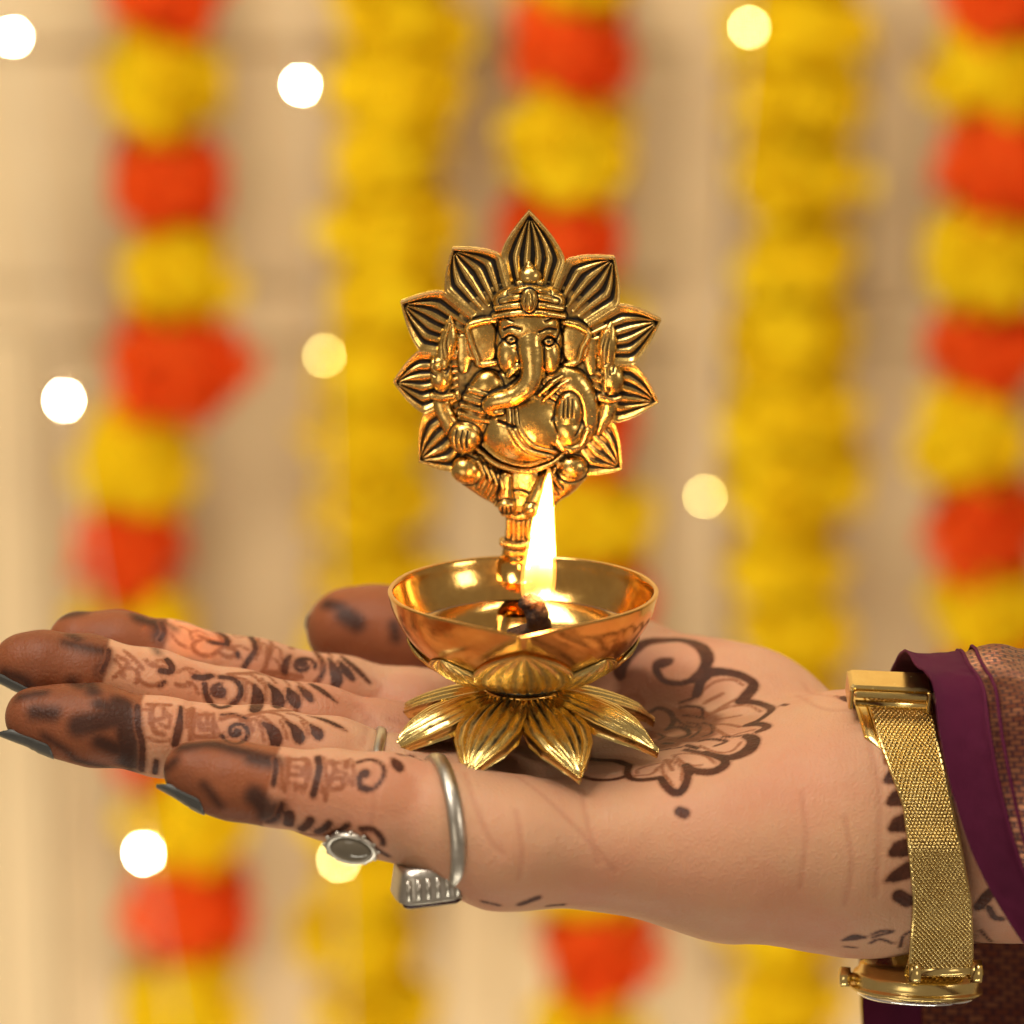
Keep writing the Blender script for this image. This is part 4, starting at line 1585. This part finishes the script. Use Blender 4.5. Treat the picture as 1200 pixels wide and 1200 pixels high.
FY_ = -0.016
wk0 = P(622, 712, FY_)
wick = empty('wick', wk0, 'charred black cotton wick standing in the oil with a flame', 'wick')
wpts = [np.array([LAMP_O[0] - 0.003, 0.004, oz - 0.003]), np.array([LAMP_O[0] - 0.001, -0.004, oz + 0.0004]), P(632, 737, FY_ + 0.004), P(630, 728, FY_), P(627, 716, FY_), P(622, 706, FY_), P(620, 699, FY_)]
wc = catmull(wpts, 30)
wr = np.interp(np.linspace(0, 1, 30), [0, 0.4, 0.6, 0.8, 0.93, 1], [0.0016, 0.0019, 0.0023, 0.0021, 0.0016, 0.0008])
mb = MB()
mb.tube(wc, list(wr), 14)
wv = np.array(mb.v)
wv = wv + 0.0009 * np.stack([vnoise(wv * 500), vnoise(wv * 500 + 7), vnoise(wv * 500 + 13)], -1)
obj('cotton', wv, mb.f, CHAR, wick, org=wk0)

m = NT('flame')
m.t.nodes.remove(m.b)
vol = m.n('ShaderNodeEmission')
co = m.coord('Generated')
sep = m.n('ShaderNodeSeparateXYZ')
m.l(co, sep.inputs[0])
zz = sep.outputs['Z']
m.l(m.ramp(zz, [(0.0, (1.0, 0.30, 0.10)), (0.16, (1.0, 0.42, 0.14)), (0.32, (1.0, 0.58, 0.22)), (0.6, (1.0, 0.56, 0.20)), (1.0, (1.0, 0.42, 0.10))]), vol.inputs['Color'])
m.l(m.math('MULTIPLY', m.ramp(zz, [(0.0, 0.012), (0.12, 0.05), (0.24, 0.45), (0.34, 1.0), (0.9, 1.0), (1.0, 0.6)]), 800.0), vol.inputs['Strength'])
m.l(vol.outputs[0], m.out.inputs['Volume'])
FLAME = m.m
rows = [(709, 627, 9), (700, 629, 13.5), (690, 630, 16.5), (677, 631, 17.4), (660, 632, 16.4), (640, 634, 14), (620, 636, 11.2), (600, 638.5, 8.4), (585, 640.5, 6.6), (572, 642, 4.2), (562, 643, 2.2), (555, 643.5, 0.3)]
rc = catmull(rows, 40)
fv = []
for (py, px, r) in rc:
    p = P(px, py, FY_)
    for k in range(24):
        a = 2 * PI * k / 24
        rr = max(r * 0.92, 0.2) * S
        fv.append(p + np.array([rr * math.cos(a), rr * math.sin(a) * 0.95, 0]))
ff = [tuple(q) for q in grid_faces(len(rc), 24, False, True)] + [tuple(range(24)), tuple((len(rc) - 1) * 24 + k for k in range(24))[::-1]]
flame = obj('flame', np.array(fv), ff, FLAME, wick, org=wk0)
fv2 = []
for (py, px, r) in rc:
    p = P(px, py, FY_)
    for k in range(24):
        a = 2 * PI * k / 24
        rr = (max(r, 0.2) * 1.12 + 0.8) * S
        fv2.append(p + np.array([rr * math.cos(a), rr * math.sin(a), 0.0007 * (1 - 2 * (py - 555) / 154) + 0.0003]))
m = NT('flame_mantle')
m.t.nodes.remove(m.b)
vol = m.n('ShaderNodeEmission')
vol.inputs['Color'].default_value = (1.0, 0.34, 0.05, 1)
vol.inputs['Strength'].default_value = 42
m.l(vol.outputs[0], m.out.inputs['Volume'])
obj('flame_mantle', np.array(fv2), ff, m.m, wick, org=wk0)
flame['label'] = 'tall pointed white and orange flame'
for py, pw in ((668, 0.020), (630, 0.016), (595, 0.008)):
    pl = bpy.data.lights.new('flame_light', 'POINT')
    pl.energy = pw
    pl.color = (1.0, 0.50, 0.17)
    pl.shadow_soft_size = 0.0018
    po = bpy.data.objects.new('flame_light', pl)
    C.objects.link(po)
    po.location = P(635, py, FY_)

# ------------------------------------------------------------------ rings on the fingers
def ring_loop(center, axis, n=64, off=0.0002):
    axis = np.asarray(axis) / np.linalg.norm(axis)
    up = np.array([0, 0, 1.0]); up = up - axis * up.dot(axis); up /= np.linalg.norm(up)
    sd = np.cross(axis, up)
    ds = [up * math.cos(2 * PI * k / n) + sd * math.sin(2 * PI * k / n) for k in range(n)]
    return axis, up, sd, ds


def finger_ring(label, center, axis, rx, rz_, bw, bt, top_only=False):
    """oval band round a finger: a rounded bar swept round an ellipse"""
    axis, up, sd, ds = ring_loop(center, axis)
    root = empty('finger_ring', center, label, 'ring', 'silver rings on the hand')
    vs = []
    n = 64
    rr_ = []
    for k in range(n):
        a = 2 * PI * k / n
        d = up * math.cos(a) + sd * math.sin(a)
        rr_.append(min(hug(center, d, 0.0, 0.022), rx * 1.25))
    rr_ = smooth_closed(rr_, 30)
    for k in range(n):
        a = 2 * PI * k / n
        dn = up * math.cos(a) + sd * math.sin(a)
        c = dn * (rr_[k] + bt * 0.10)
        for j in range(10):
            b = 2 * PI * j / 10
            vs.append(c + axis * math.cos(b) * bw * 0.5 + dn * math.sin(b) * bt * 0.5)
    obj('band', np.array(vs), grid_faces(n, 10, True, True), SILVER, root)
    return root, axis, up, sd


m = NT('dark_red_stone'); m.set(Base_Color=(0.045, 0.008, 0.012, 1), Roughness=0.08); STONE = m.m
m = NT('smoky_stone'); m.set(Base_Color=(0.20, 0.17, 0.12, 1), Roughness=0.06); STONE2 = m.m


def fit(center, axis):
    """half sizes of the finger at a ring"""
    ax, up, sd, ds = ring_loop(center, axis)
    return np.mean([hug(center, up, 0, 0.02), hug(center, -up, 0, 0.02)]), np.mean([hug(center, sd, 0, 0.02), hug(center, -sd, 0, 0.02)])


# broad ring with a square setting on the little finger
c1 = PM(520, 954, -27)
ax1 = np.array([1.0, 0.24, 0.05])
fz = 0.0112
fx = 0.0114
root, ax1, up1, sd1 = finger_ring('silver band with square box setting at the base of the little finger', c1, ax1, fx, fz, 0.0034, 0.0024)
R3 = np.stack([ax1, sd1, up1], 1)
RB = R3 @ np.array([[math.cos(.0), 0, math.sin(.0)], [0, 1, 0], [-math.sin(.0), 0, math.cos(.0)]])
st_c = P(500, 1028, -0.031) - c1
mb = MB()
w0, w1, hh = 0.0058, 0.0068, 0.0034
lv = []
for (z, w, wy) in ((hh, w0, w0), (hh * 0.5, w0 * 1.05, w0 * 1.05), (-hh * 0.65, w1, w1 * .92), (-hh * 0.9, w1 * 1.03, w1 * 0.95), (-hh, w1 * 0.97, w1 * 0.9)):
    for k in range(32):
        a = 2 * PI * k / 32
        q = 4.5
        c_, s_ = math.cos(a), math.sin(a)
        f = (abs(c_) ** q + abs(s_) ** q) ** (-1 / q)
        lv.append(st_c + R3 @ np.array([w * f * c_, wy * f * s_, z]))
mb.grid(lv, 5, 32, False, True)
mb.f.append(tuple(range(32))); mb.f.append(tuple(4 * 32 + k for k in range(32))[::-1])
setting = mb.build('setting', SILVER, root)
mb = MB()
for k in range(6):
    a = -0.0050 + 0.0020 * k
    mb.box(st_c + R3 @ np.array([a, 0.0060, -0.0002]), 0.0009, 0.0009, 0.0042, R3)
mb.build('setting_bead', SILVER, setting)
mb = MB()
mb.box(st_c + R3 @ np.array([0, 0, -hh - 0.0004]), 0.0118, 0.0110, 0.0016, R3, 0.0006)
mb.box(st_c + R3 @ np.array([0.0056, 0.0030, 0]), 0.0030, 0.0050, 0.0046, R3, 0.0006)
mb.build('stone', STONE, setting)

# ring finger: slim band, oval stone hanging under the finger
c2 = PM(432, 905, -8)
ax2 = PM(470, 918, -8) - PM(390, 893, -8)
root, ax2, up2, sd2 = finger_ring('slim silver ring with oval stone showing below the little finger', c2, ax2, 0.0098, 0.0096, 0.0022, 0.0015)
nz2 = np.array([-0.18, -0.85, -0.48]); nz2 /= np.linalg.norm(nz2)          # the way the stone faces
xa = np.array([1.0, 0, 0]); xa -= nz2 * xa.dot(nz2); xa /= np.linalg.norm(xa)
ya = np.cross(nz2, xa)
R4 = np.stack([xa, ya, nz2], 1)
oc = P(412, 992, -0.034) - c2


def oval(z, r):
    return [oc + R4 @ np.array([1.12 * r * math.cos(2 * PI * k / 28), 0.9 * r * math.sin(2 * PI * k / 28), z]) for k in range(28)]


mb = MB()
mb.tube([-up2 * 0.0080, oc - nz2 * 0.002], [0.0014, 0.0024], 10)
mb.grid(oval(-0.0040, 0.0022) + oval(-0.0016, 0.0040) + oval(-0.0002, 0.0046) + oval(0.0008, 0.0048) + oval(0.0012, 0.0045) + oval(0.0009, 0.0038), 6, 28, False, True)
setting = mb.build('setting', SILVER, root)
mb = MB(); mb.ellipsoid(oc + nz2 * 0.0006, (0.0043, 0.0035, 0.0016), 10, 20, R4); mb.build('stone', STONE2, setting)
mb = MB()
for k in range(12):
    a = 2 * PI * k / 12
    mb.ellipsoid(oc + R4 @ np.array([0.0055 * math.cos(a), 0.0044 * math.sin(a), 0.0004]), (0.0005, 0.0005, 0.0005), 5, 6)
mb.build('setting_bead', SILVER, setting)

# ------------------------------------------------------------------ wrist watch
wtop = np.array(PM(1052, 800, -6)); wbot = np.array(PM(1105, 1134, -6))
WC = PM(1085, 965, 0)
watch = empty('wrist_watch', WC, 'gold wrist watch with woven mesh strap, worn with its face underneath', 'watch')
ux = np.array([1.0, 0, 0])
wvec = wbot - wtop
nS = 120
HALF = 38 * S


def strap_point(phi, side, off):
    """phi from the top (0) over the near side (90) to the bottom (180) and round the far side"""
    cz, cy = math.cos(phi), -math.sin(phi)
    # the loop leans: top further left than the bottom
    x = np.interp(-cz, [-1, -0.8, -0.43, 0.23, 0.9, 1], [1054, 1060, 1079, 1098, 1105, 1104])
    half = np.interp(-cz, [-1, -0.8, -0.43, 0.23, 0.9, 1], [36, 33, 27, 32, 37, 35])
    xx = (x + side * half - 600) * S
    cc = np.array([xx, 0.0, P(1085, 965, 0)[2]])
    d = np.array([0, cy, cz])
    return cc, d


phis = np.linspace(0, 2 * PI, nS, endpoint=False)
sides = np.linspace(-1, 1, 9)
rad_tab = np.zeros((nS, 9))
for j, sd_ in enumerate(sides):
    for i, ph in enumerate(phis):
        cc, d = strap_point(ph, sd_, 0)
        rad_tab[i, j] = hug(cc, d, 0.0009, 0.045)
    rad_tab[:, j] = smooth_closed(rad_tab[:, j], 10)
rad_tab = 0.35 * rad_tab + 0.65 * rad_tab.mean(1, keepdims=True)
rad_tab = np.maximum(rad_tab, rad_tab.mean(1, keepdims=True))
# below the wrist's side the strap runs straight down to the lugs
A_ = P(1100, 985, -0.0305)[1:]; B_ = P(1105, 1137, -0.0205)[1:]; B2_ = P(1105, 1140, 0.016)[1:]
zc = P(1085, 965, 0)[2]
for i, ph in enumerate(phis):
    d2 = np.array([-math.sin(ph), math.cos(ph)])
    for (a_, b_) in ((A_, B_), (B_, B2_)):
        e_ = b_ - a_
        M_2 = np.array([[d2[0], -e_[0]], [d2[1], -e_[1]]])
        if abs(np.linalg.det(M_2)) < 1e-9:
            continue
        r_, w_ = np.linalg.solve(M_2, a_ - np.array([0.0, zc]))
        if r_ > 0 and 0 <= w_ <= 1:
            rad_tab[i] = np.maximum(rad_tab[i], r_)
for j in range(9):
    rad_tab[:, j] = smooth_closed(rad_tab[:, j], 2)


def strap_at(phi, side, off):
    cc, d = strap_point(phi, side, 0)
    fi = (phi / (2 * PI) * nS) % nS
    i0 = int(fi) % nS; i1 = (i0 + 1) % nS; f = fi - int(fi)
    r = [(rad_tab[i0, j] * (1 - f) + rad_tab[i1, j] * f) for j in range(9)]
    return cc + d * (np.interp(side, sides, r) + off), d


vs = []
nseg_ = 160
for i in range(nseg_):
    ph = 2 * PI * i / nseg_
    row = []
    for s_, o_ in ((-1, 0.0), (-1, 0.0007), (-.5, 0.0007), (0, 0.0007), (.5, 0.0007), (1, 0.0007), (1, 0.0), (0, 0.0)):
        row.append(strap_at(ph, s_, o_)[0] - WC)
    vs += row
m = NT('strap_core'); m.set(Base_Color=(0.30, 0.19, 0.05, 1), Metallic=1.0, Roughness=0.4); CORE = m.m
strap = obj('strap', np.array(vs), grid_faces(nseg_, 8, True, True), CORE, watch)
# the weave: small slanting links, staggered row by row
NT_, NS_ = 360, 41
tab = np.zeros((NT_ + 1, NS_, 3))
for i in range(NT_ + 1):
    for j in range(NS_):
        tab[i, j] = strap_at(2 * PI * (i % NT_) / NT_, -1 + 2 * j / (NS_ - 1), 0.0008)[0]
mid_line = tab[:, NS_ // 2]
arcs = np.concatenate([[0], np.cumsum(np.linalg.norm(np.diff(mid_line, axis=0), axis=1))])


def on_strap(s_len, side):
    fi = np.interp(s_len % arcs[-1], arcs, np.arange(NT_ + 1))
    fj = (np.clip(side, -1, 1) + 1) / 2 * (NS_ - 1)
    i0 = np.minimum(int(fi), NT_ - 1); j0 = np.minimum(int(fj), NS_ - 2)
    a, b = fi - i0, fj - j0
    return (tab[i0, j0] * (1 - a) + tab[i0 + 1, j0] * a) * (1 - b) + (tab[i0, j0 + 1] * (1 - a) + tab[i0 + 1, j0 + 1] * a) * b


lv, lf = [], []
ROWS, PITCH = 13, 0.00070
COLS = int(arcs[-1] / PITCH)
for i in range(COLS):
    for j in range(ROWS):
        sc_ = -1 + (2 * j + (0.5 if i % 2 else 1.5)) / ROWS
        sl_ = i * arcs[-1] / COLS
        p0 = on_strap(sl_, sc_)
        tdir = on_strap(sl_ + 0.0006, sc_) - on_strap(sl_ - 0.0006, sc_)
        wdir = on_strap(sl_, sc_ + 0.06) - on_strap(sl_, sc_ - 0.06)
        tdir /= np.linalg.norm(tdir); wdir -= tdir * wdir.dot(tdir); wdir /= np.linalg.norm(wdir)
        nd = np.cross(tdir, wdir)
        if nd.dot(p0 - WC) < 0:
            nd = -nd
        ld = wdir * 0.93 + tdir * 0.36
        ld /= np.linalg.norm(ld)
        sd2_ = np.cross(nd, ld)
        hl, hw = 0.00052, 0.00033
        b = len(lv)
        for (u, hgt, k) in ((-1, -0.2, 0.45), (-0.45, 0.9, 0.95), (0.45, 0.9, 0.95), (1, -0.2, 0.45)):
            for w, hz in ((-1, -0.6), (-0.45, 0.6), (0.45, 0.6), (1, -0.6)):
                lv.append(p0 + ld * u * hl + sd2_ * w * hw * k + nd * (hgt * 0.00026 + hz * 0.00026) - WC)
        for u in range(3):
            for w in range(3):
                lf.append((b + u * 4 + w, b + (u + 1) * 4 + w, b + (u + 1) * 4 + w + 1, b + u * 4 + w + 1))
links = obj('strap_mesh', np.array(lv), np.array(lf), GOLD, watch)
links['kind'] = 'stuff'
# woven edges
for s_ in (-1, 1):
    mb = MB()
    mb.tube([strap_at(2 * PI * i / 160, s_, 0.0006)[0] - WC for i in range(161)], 0.00045, 6, False)
    mb.build('strap_edge', GOLD, watch)
# loose end of the strap tucked beside the clasp
vs = []
for i in range(24):
    ph = 0.10 + 0.62 * i / 23
    taper = 1.0 if i < 20 else 1 - 0.25 * (i - 19)
    for s_, o_ in ((-1.42, 0.0), (-1.42, 0.0006), (-1.15, 0.0006), (-0.85, 0.0006), (-0.85, 0.0)):
        q, d = strap_at(ph, max(-1, s_), o_ - 0.0006)
        vs.append(q + np.array([(s_ + 1) * HALF * taper if s_ < -1 else 0, 0, 0]) - WC)
obj('strap_end', np.array(vs), grid_faces(24, 5), GOLD, watch)

# clasp on top of the wrist
cl_c = P(1048, 799, -0.007)
q, _ = strap_at(0.12, 0, 0.0016)
ang = rad(-6)
RC = np.array(Matrix.Rotation(rad(10), 3, 'X') @ Matrix.Rotation(rad(3), 3, 'Y'))
cl = MB()
cl.box(P(1042, 800, -0.010) - WC, 0.0165, 0.0080, 0.0017, RC, 0.0005)
clasp = cl.build('clasp', GOLD, watch, smooth=False)
cl = MB()
f0 = P(1042, 801, -0.010) - WC
for sx in (-1, 1):
    cl.box(f0 + RC @ np.array([sx * 0.0079, 0.0002, -0.0020]), 0.0009, 0.0090, 0.0048, RC, 0.0003)
cl.box(f0 + RC @ np.array([0, -0.0050, -0.0003]), 0.0150, 0.0010, 0.0014, RC, 0.0003)
cl.build('clasp_side', GOLD, clasp, smooth=False)
cl = MB()
cl.tube([f0 + RC @ np.array([-0.0072, -0.0052, -0.0022]), f0 + RC @ np.array([0.0072, -0.0052, -0.0022])], 0.0007, 10)
cl.build('clasp_bar', GOLD, clasp)

# case under the wrist
case_c = P(1074, 1146, -0.004)
RW = np.array(Matrix.Rotation(rad(2.5), 3, 'Y') @ Matrix.Rotation(rad(-11.5), 3, 'X'))


def lathe_at(c, prof, n=72, sx=1.0, sy=1.0):
    vs = []
    for r, z in prof:
        for k in range(n):
            a = 2 * PI * k / n
            vs.append(c + RW @ np.array([r * math.cos(a) * sx, r * math.sin(a) * sy, z]))
    return np.array(vs), grid_faces(len(prof), n, False, True)


rc_ = 0.0134
v_, f_ = lathe_at(case_c - WC, [(0, 0.0031), (rc_ * .82, 0.0031), (rc_ * .9, 0.0026), (rc_ * .93, 0.0014), (rc_ * .98, 0.0011), (rc_, 0.0006), (rc_, -0.0012), (rc_ * 0.985, -0.0016), (rc_ * 1.04, -0.0018), (rc_ * 1.05, -0.0024), (rc_ * .98, -0.0029), (rc_ * .9, -0.0029), (0, -0.0029)])
case = obj('case', v_, f_[:, ::-1], GOLD, watch)
m = NT('watch_crystal'); m.set(Base_Color=(0.95, 0.95, 0.92, 1), Roughness=0.03, IOR=1.5, Transmission_Weight=1.0); GLASS = m.m
v_, f_ = lathe_at(case_c - WC, [(0, -0.0031), (rc_ * .93, -0.0031), (rc_ * .93, -0.0036), (rc_ * .86, -0.0041), (0, -0.0043)])
obj('crystal', v_, f_[:, ::-1], GLASS, watch)
mb = MB()
cp_ = case_c - WC + RW @ np.array([-rc_ - 0.0010, -0.001, -0.0002])
kn = []
for i, (dx, r) in enumerate(((0.0012, 0.0010), (0.0004, 0.0010), (0.0003, 0.0019), (-0.0016, 0.0020), (-0.0020, 0.0015), (-0.0021, 0.0))):
    for k in range(36):
        a = 2 * PI * k / 36
        rr = r * (1 + (0.07 if (k % 2 and 2 <= i <= 3) else 0))
        kn.append(cp_ + RW @ np.array([dx, rr * math.cos(a), rr * math.sin(a)]))
mb.grid(kn, 6, 36, False, True)
mb.build('crown', GOLD, watch)
for sx in (-1, 1):
    mb = MB()
    lx = P(1107 + sx * 36, 1138, -0.0205) - WC
    mb.tube([lx + np.array([sx * 0.0012, 0, 0]), lx - np.array([sx * 0.0012, 0, 0])], 0.0024, 16)
    mb.tube([lx + np.array([0, 0.0006, -0.0006]), lx + np.array([-sx * 0.0008, 0.0075, -0.0020])], [0.0019, 0.0016], 10)
    mb.build('lug', GOLD, watch)
mb = MB()
mb.tube([P(1075, 1138, -0.0207) - WC, P(1138, 1135, -0.0207) - WC], 0.0013, 12)
mb.build('spring_bar', GOLD, watch)

# ------------------------------------------------------------------ sleeve
m = NT('plum_silk_border')
co = m.coord('UV')
w1 = m.n('ShaderNodeTexWave', wave_type='BANDS', bands_direction='X'); m.l(co, w1.inputs['Vector']); w1.inputs['Scale'].default_value = 160; w1.inputs['Distortion'].default_value = 1.5
nz = m.noise(70, 4, 0.6)
m.base(m.mix(nz, (0.066, 0.006, 0.027), (0.140, 0.012, 0.050)))
m.set(Roughness=0.8); m.b.inputs['Specular IOR Level'].default_value = 0.2; m.b.inputs['Sheen Weight'].default_value = 0.03; m.b.inputs['Sheen Tint'].default_value = (0.8, 0.2, 0.4, 1)
nf = m.noise(1600, 3, 0.7)
m.plug('Normal', m.bump(m.math('ADD', m.math('MULTIPLY', w1.outputs['Fac'], 0.6), m.math('ADD', nz, nf)), 0.6, 0.0005))
PLUM = m.m

m = NT('copper_brocade')
co = m.coord('UV')
mp = m.n('ShaderNodeMapping'); m.l(co, mp.inputs['Vector'])
nzz = m.noise(9, 3, 0.6, co)
off = m.n('ShaderNodeVectorMath', operation='MULTIPLY_ADD')
nc = m.n('ShaderNodeTexNoise'); m.l(co, nc.inputs['Vector']); nc.inputs['Scale'].default_value = 14
m.l(nc.outputs['Color'], off.inputs[0]); off.inputs[1].default_value = (0.016, 0.016, 0); m.l(co, off.inputs[2])
bk = m.n('ShaderNodeTexBrick'); m.l(off.outputs[0], bk.inputs['Vector'])
bk.inputs['Scale'].default_value = 1.0; bk.inputs['Bias'].default_value = -0.1
bk.inputs['Brick Width'].default_value = 0.024
bk.inputs['Row Height'].default_value = 0.0175
bk.inputs['Mortar Size'].default_value = 0.0034
bk.inputs['Mortar Smooth'].default_value = 0.5
bk.inputs['Color1'].default_value = (0.50, 0.21, 0.10, 1)
bk.inputs['Color2'].default_value = (0.29, 0.085, 0.045, 1)
bk.inputs['Mortar'].default_value = (0.045, 0.005, 0.013, 1)
th = m.n('ShaderNodeTexWave', wave_type='BANDS', bands_direction='Y'); m.l(off.outputs[0], th.inputs['Vector']); th.inputs['Scale'].default_value = 120
cc_ = m.mix(m.math('MULTIPLY', th.outputs['Fac'], 0.22), bk.outputs['Color'], (0.10, 0.02, 0.02))
m.base(cc_)
m.plug('Metallic', m.math('MULTIPLY', m.math('SUBTRACT', 1.0, bk.outputs['Fac']), 0.8))
m.set(Roughness=0.32)
m.plug('Normal', m.bump(m.math('SUBTRACT', th.outputs['Fac'], m.math('MULTIPLY', bk.outputs['Fac'], 1.6)), 0.55, 0.0004))
BROC = m.m

# the opening edge, from the top over the near side, under, and up the far side
edge = [(1058, 772, 2), (1072, 785, -16), (1092, 806, -27), (1100, 862, -34), (1116, 935, -38), (1142, 1010, -41), (1185, 1085, -43), (1240, 1160, -42), (1290, 1260, -34), (1240, 1360, -10), (1120, 1390, 10),
        (1035, 1330, 24), (1013, 1220, 30), (1008, 1130, 34), (1004, 1040, 38), (1008, 940, 39), (1024, 860, 32), (1042, 800, 18)]
far = [(1420, 752, 0), (1420, 770, -24), (1425, 810, -36), (1430, 870, -46), (1435, 940, -52), (1440, 1020, -56), (1440, 1100, -56), (1440, 1180, -50), (1440, 1290, -36), (1440, 1370, -10), (1440, 1400, 10),
       (1440, 1350, 30), (1440, 1240, 44), (1440, 1150, 48), (1440, 1050, 50), (1440, 940, 48), (1430, 860, 40), (1420, 790, 20)]
NE = 180
ec = catmull([edge[-2], edge[-1]] + edge + [edge[0], edge[1]], 21 * 12 + 1)[24:24 + 18 * 12]
fc = catmull([far[-2], far[-1]] + far + [far[0], far[1]], 21 * 12 + 1)[24:24 + 18 * 12]
NE = len(ec)


def sleeve_rows(ts, proud=0.0):
    rows = []
    for t in ts:
        q = ec * (1 - t) + fc * t
        pp = np.array([PM(a, b, c) for a, b, c in q])
        # top stays taut, folds run along the arm
        ctr = pp.mean(0)
        rd = pp - ctr
        rd[:, 0] = 0
        rd /= np.maximum(np.linalg.norm(rd, axis=1), 1e-6)[:, None]
        an = np.arange(NE) / NE * 2 * PI
        fold = 0.0011 * np.sin(an * 5 + 6 * t) * min(1, t * 3) + 0.0016 * vnoise(np.stack([an * 1.7, np.full(NE, 7 * t), an * 0 + 2.2], -1)) * min(1, 0.3 + 2 * t)
        fold += 0.0012 * math.exp(-t * 30)
        fold += 0.00035 * vnoise(np.stack([an * 14, np.full(NE, 26 * t), an * 0 + 5.5], -1))
        pp = pp + rd * (fold + proud)[:, None]
        rows.append(pp)
    return rows


arm_o = PM(1200, 950, 0)
sleeve = empty('sleeve', arm_o, 'loose sleeve of copper brocade with plum border round the forearm', 'sleeve')
arc = np.arange(NE) / NE
per = np.linalg.norm(np.diff(np.array(sleeve_rows([0.2])[0]), axis=0), axis=1).sum()


def sleeve_part(name, t0, t1, nt, mat, proud=0.0, label=None):
    ts = np.linspace(t0, t1, nt)
    rows = sleeve_rows(ts, proud)
    rin = sleeve_rows(ts, proud - 0.0006)
    uv = [(t * 0.055, a * per) for t in ts for a in arc] * 2
    v = np.array(rows + rin).reshape(-1, 3)
    f = grid_faces(nt, NE, False, True)
    n = nt * NE
    edge_f = []
    for base in (0, (nt - 1) * NE):
        k = np.arange(NE); k2 = (k + 1) % NE
        edge_f.append(np.stack([base + k, base + k2, base + k2 + n, base + k + n], -1))
    uv = np.array(uv) * 10.0
    o = obj(name, v, np.vstack([f, f[:, ::-1] + n] + edge_f), mat, sleeve, uv=uv, org=arm_o)
    if label:
        o['label'] = label
    return o


sleeve_part('border', 0.0, 0.175, 18, PLUM, 0.0005, 'plain plum silk border')
sleeve_part('brocade', 0.165, 1.0, 60, BROC, 0.0, 'copper and brown woven brocade')
# stitched braid where border and brocade meet
for t_ in (0.180, 0.222):
    mb = MB()
    r_ = sleeve_rows([t_], 0.0006)[0] - arm_o
    mb.tube(list(r_) + [r_[0]], 0.0004, 5, False)
    mb.build('braid_line', PLUM, sleeve)
